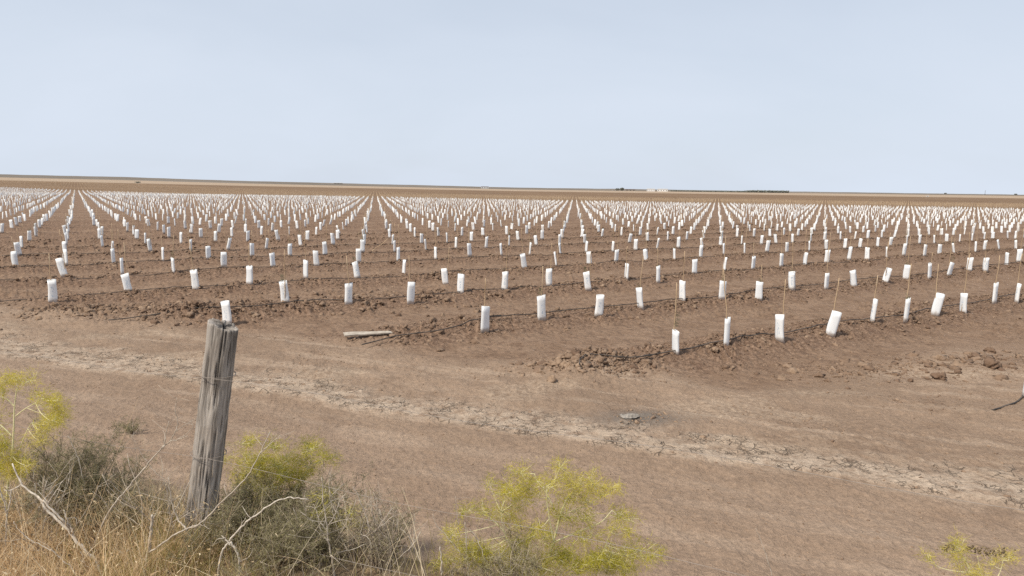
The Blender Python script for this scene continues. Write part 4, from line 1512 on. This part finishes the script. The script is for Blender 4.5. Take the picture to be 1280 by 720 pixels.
# ------------------------------------------------------------------ straw and grass on the bank
def grass(name, label, mat, n, region, lmin, lmax, tint0, wmin=0.0016, wmax=0.0034, spread=0.28, curl=0.22, up=0.0):
    P = []
    while len(P) < n:
        x, y = rng.uniform(region[0], region[1]), rng.uniform(region[2], region[3])
        sd = SN[0] * x + SN[1] * y
        if sd > 3.35 + 0.3 * rng.normal():
            continue
        if region[4] and rng.random() > region[4](x, y):
            continue
        P.append((x, y))
    P = np.array(P)
    z = height(P[:, 0], P[:, 1]) - 0.01 + up * rng.random(n)
    base = np.c_[P, z]
    d = np.c_[rng.normal(0, spread, n), rng.normal(0, spread, n), np.ones(n)]
    d /= np.linalg.norm(d, axis=1)[:, None]
    L = rng.uniform(lmin, lmax, n) * (0.75 + 0.5 * smooth(-0.4, 0.4, gnoise(P[:, 0] * 3, P[:, 1] * 3, 150)))
    T = np.clip(tint0 + 0.25 * gnoise(P[:, 0] * 4, P[:, 1] * 4, 151) + rng.normal(0, 0.2, n), 0, 1)
    V, Q, TT = blades_mesh(name, base, d, L, rng.uniform(wmin, wmax, n), T, curl, 4)
    o = link(name, np_mesh(name, V, Q, False, dict(tint=TT)), M[mat])
    tag(o, label, 'grass', kind='stuff')


def fall(cx, w):
    return lambda x, y: math.exp(-max(0, x - cx) ** 2 / w ** 2)


grass('dry_grass', 'dry orange straw grass covering the bank at the foot of the fence', 'straw', 9000, (-4.6, 0.6, 2.3, 3.95, fall(-2.0, 0.45)), 0.18, 0.46, 0.5, 0.0022, 0.0050, 0.42, 0.35)
grass('dry_litter', 'small curled dry leaves and seed husks caught in the straw grass', 'straw', 2600, (-4.6, 0.2, 2.3, 3.8, fall(-2.0, 0.6)), 0.010, 0.032, 0.75, 0.005, 0.011, 1.2, 0.4, 0.36)
grass('dry_stalks', 'tall pale dry stalks sticking up through grass and shrubs', 'straw', 300, (-4.4, -0.2, 2.5, 3.8, None), 0.32, 0.58, 0.95, 0.0035, 0.0055)
grass('green_grass', 'olive green grass tufts round the foot of the fence post', 'olive', 3200, (-2.5, 0.9, 2.7, 3.95, lambda x, y: math.exp(-((x + 1.75) / 0.45) ** 2) + 0.35 * math.exp(-((x - 0.1) / 0.5) ** 2)), 0.12, 0.32, 0.5)
grass('bank_thatch', 'short dry thatch scattered over the bank', 'straw', 3500, (-4.0, 4.5, 1.6, 4.0, None), 0.04, 0.14, 0.55)


# ------------------------------------------------------------------ far buildings, trees and poles
def far_point(px, r):
    d = ray(px, 240)
    d = d[:2] / np.hypot(*d[:2])
    p = d * r
    return np.array([p[0], p[1], hgt(p[0], p[1])])


def building(px, r, wpx, hpx, label, roof='greyroof', wall='white', depth=9.0, gable=0.35, nwin=4):
    p = far_point(px, r)
    w, h = wpx * r / FPX, hpx * r / FPX
    root = thing('farm_building', p, label, 'building', 'farm buildings on the horizon')
    root.rotation_euler = (0, 0, -math.atan2(p[0], p[1]))
    wl = MB()
    wl.box((0, 0, h * 0.5 - 1.0), (w, depth, h + 2.0))
    wl.build('wall', M[wall], root, False)
    rf = MB()
    e, rh = 0.4, h * gable
    V = [(-w / 2 - e, -depth / 2 - e, h + 0.01), (w / 2 + e, -depth / 2 - e, h + 0.01), (w / 2 + e, depth / 2 + e, h + 0.01), (-w / 2 - e, depth / 2 + e, h + 0.01), (-w / 2 - e, 0, h + rh), (w / 2 + e, 0, h + rh)]
    rf.add(V, [(0, 1, 5, 4), (2, 3, 4, 5), (0, 4, 3), (1, 2, 5), (3, 2, 1, 0)])
    rf.build('roof', M[roof], root, False)
    for k in range(nwin):
        o = MB()
        o.box(((k + 0.5) / nwin * w - w / 2, -depth / 2 - 0.03, h * 0.45), (w / nwin * 0.35, 0.08, h * 0.35))
        o.build('door' if k == 0 else 'window', M['dark'], root, False)


def far_tree(px, r, wpx, hpx, label, group='lone trees on the horizon', name='tree'):
    p = far_point(px, r)
    w, h = wpx * r / FPX, hpx * r / FPX
    root = thing(name, p, label, 'tree', group)
    t = MB()
    t.tube([(0, 0, -0.5), (0.05 * h, 0, h * 0.25), (0, 0, h * 0.5)], [0.05 * h, 0.04 * h, 0.03 * h], 6, 0.3)
    t.build('trunk', M['twig'], root)
    n = 160
    P = rng.normal(size=(n, 3))
    P = P / np.linalg.norm(P, axis=1)[:, None] * (rng.random((n, 1)) ** 0.4)
    P = P * np.array([w / 2 * 0.85, w / 2 * 0.85, h * 0.40]) + np.array([0, 0, h * 0.52])
    V, F, T = lumps(P, np.full(n, min(w, h) * 0.085), 0.8, rng.random(n), I1)
    link('crown', np_mesh('crown', V, F, False, dict(tint=T)), M['fartree'], root)


building(813.5, 1080, 9.5, 2.5, 'small white farm shed on the horizon, left one of the white pair', depth=10)
building(828, 1080, 12, 2.5, 'longer white farm shed on the horizon, right one of the white pair', depth=10)
building(788, 1090, 12, 1.7, 'low brown farm building on the horizon between dark trees and white sheds', 'darkroof', 'scrap', 10, 0.4, 3)
building(606, 1500, 9, 1.5, 'pale low house with dark roof alone on the left part of the ridge', 'darkroof', 'white', 12, 0.5, 3)
building(1160, 760, 2.2, 0.9, 'tiny white hut standing in the pale stubble strip', 'greyroof', 'white', 2.0, 0.3, 1)
building(423, 1800, 10, 1.2, 'grey low barn on the ridge far left of the pale house', 'greyroof', 'scrap', 12, 0.5, 3)
far_tree(772, 1085, 7, 3.6, 'dark round tree at the left end of the farm buildings')
far_tree(777.5, 1080, 6, 4.3, 'taller dark tree next to the farm buildings')
far_tree(173, 705, 8, 2.4, 'wide dark bush at the edge of the pale strip on the left', name='bush')
far_tree(1182, 1700, 3.5, 1.7, 'small dark tree on the horizon left of the pole')
far_tree(1270, 1700, 3.5, 1.7, 'small dark tree on the horizon right of the pole')
p = far_point(1231.5, 1600)
root = thing('utility_pole', p, 'thin utility pole standing alone on the horizon', 'pole')
mb = MB()
mb.tube([(0, 0, -0.5), (0, 0, 8.5)], [0.35, 0.25], 8)
mb.build('pole', M['darkroof'], root)
mb = MB()
mb.box((0, 0, 7.6), (2.4, 0.2, 0.25))
mb.build('crossarm', M['darkroof'], root)


def treeline():
    n = 2600
    px = rng.uniform(838, 986, n)
    px = np.where(rng.random(n) < 0.5, px, 985 - rng.random(n) * 60)
    px[:1] = 985
    r = 1250 + rng.uniform(-15, 15, n)
    d = np.array([ray(v, 240)[:2] for v in px])
    d /= np.linalg.norm(d, axis=1)[:, None]
    P = d * r[:, None]
    top = 1.7 + 1.6 * smooth(925, 940, px)
    z = height(P[:, 0], P[:, 1]) + rng.random(n) * top
    V, F, T = lumps(np.c_[P, z], rng.uniform(0.5, 1.0, n), 0.9, rng.random(n), I1)
    o = link('distant_trees', np_mesh('distant_trees', V, F, False, dict(tint=T)), M['fartree'])
    tag(o, 'long low dark line of trees on the horizon right of the white sheds', 'trees', kind='stuff')


treeline()

# ------------------------------------------------------------------ light and sky
SUN_EL, SUN_AZ = math.radians(52), math.radians(-128)     # azimuth from +Y toward +X; sun behind the camera, to the left
sd = Vector((math.sin(SUN_AZ) * math.cos(SUN_EL), math.cos(SUN_AZ) * math.cos(SUN_EL), math.sin(SUN_EL)))
sun = bpy.data.lights.new('sun', 'SUN')
sun.energy = 2.3
sun.angle = math.radians(5)
sun.color = (1.0, 0.93, 0.81)
so = bpy.data.objects.new('sun', sun)
COL.objects.link(so)
so.rotation_euler = (-sd).to_track_quat('-Z', 'Y').to_euler()
so.location = (0, -20, 40)

world = bpy.data.worlds.new('World')
scene.world = world
world.use_nodes = True
wt = world.node_tree
bg = wt.nodes['Background']
g = G(wt)
sky = wt.nodes.new('ShaderNodeTexSky')
sky.sky_type = 'NISHITA'
sky.sun_disc = False
sky.sun_elevation = SUN_EL
sky.sun_rotation = SUN_AZ
sky.air_density = 1.0
sky.dust_density = 1.5
sky.ozone_density = 1.0
geo = wt.nodes.new('ShaderNodeTexCoord')
dirv = geo.outputs['Generated']
sp = wt.nodes.new('ShaderNodeSeparateXYZ')
wt.links.new(dirv, sp.inputs[0])
# thin high cloud veil, thicker low down, faint streaks
zz = g.math('ADD', g.math('MAXIMUM', sp.outputs[2], 0.0), 0.40)
cv = wt.nodes.new('ShaderNodeCombineXYZ')
wt.links.new(g.math('DIVIDE', sp.outputs[0], zz), cv.inputs[0])
wt.links.new(g.math('DIVIDE', sp.outputs[1], zz), cv.inputs[1])
n1 = g.noise(g.mapping(cv.outputs[0], (1.1, 1.5, 1)), 1.0, 5, 0.5, 0.3)
veil = g.math('SUBTRACT', 0.93, g.math('MULTIPLY', g.ramp(sp.outputs[2], 0.06, 0.42), 0.20))
veil = g.math('ADD', veil, g.math('MULTIPLY', g.math('SUBTRACT', n1, 0.5), 0.42), 0.0, True)
col = g.mix(veil, sky.outputs[0], (6.90, 7.62, 8.72))
wt.links.new(col, bg.inputs['Color'])
bg.inputs['Strength'].default_value = 0.058

scene.view_settings.view_transform = 'Standard'
scene.view_settings.look = 'None'
scene.view_settings.exposure = 0.82
scene.view_settings.gamma = 1.0
scene.view_settings.use_curve_mapping = False
scene.render.engine = 'CYCLES'
scene.cycles.max_bounces = 6
scene.cycles.sample_clamp_indirect = 2.0
scene.cycles.sample_clamp_direct = 6.0
scene.cycles.use_denoising = False
scene.render.resolution_x, scene.render.resolution_y = 1024, 576
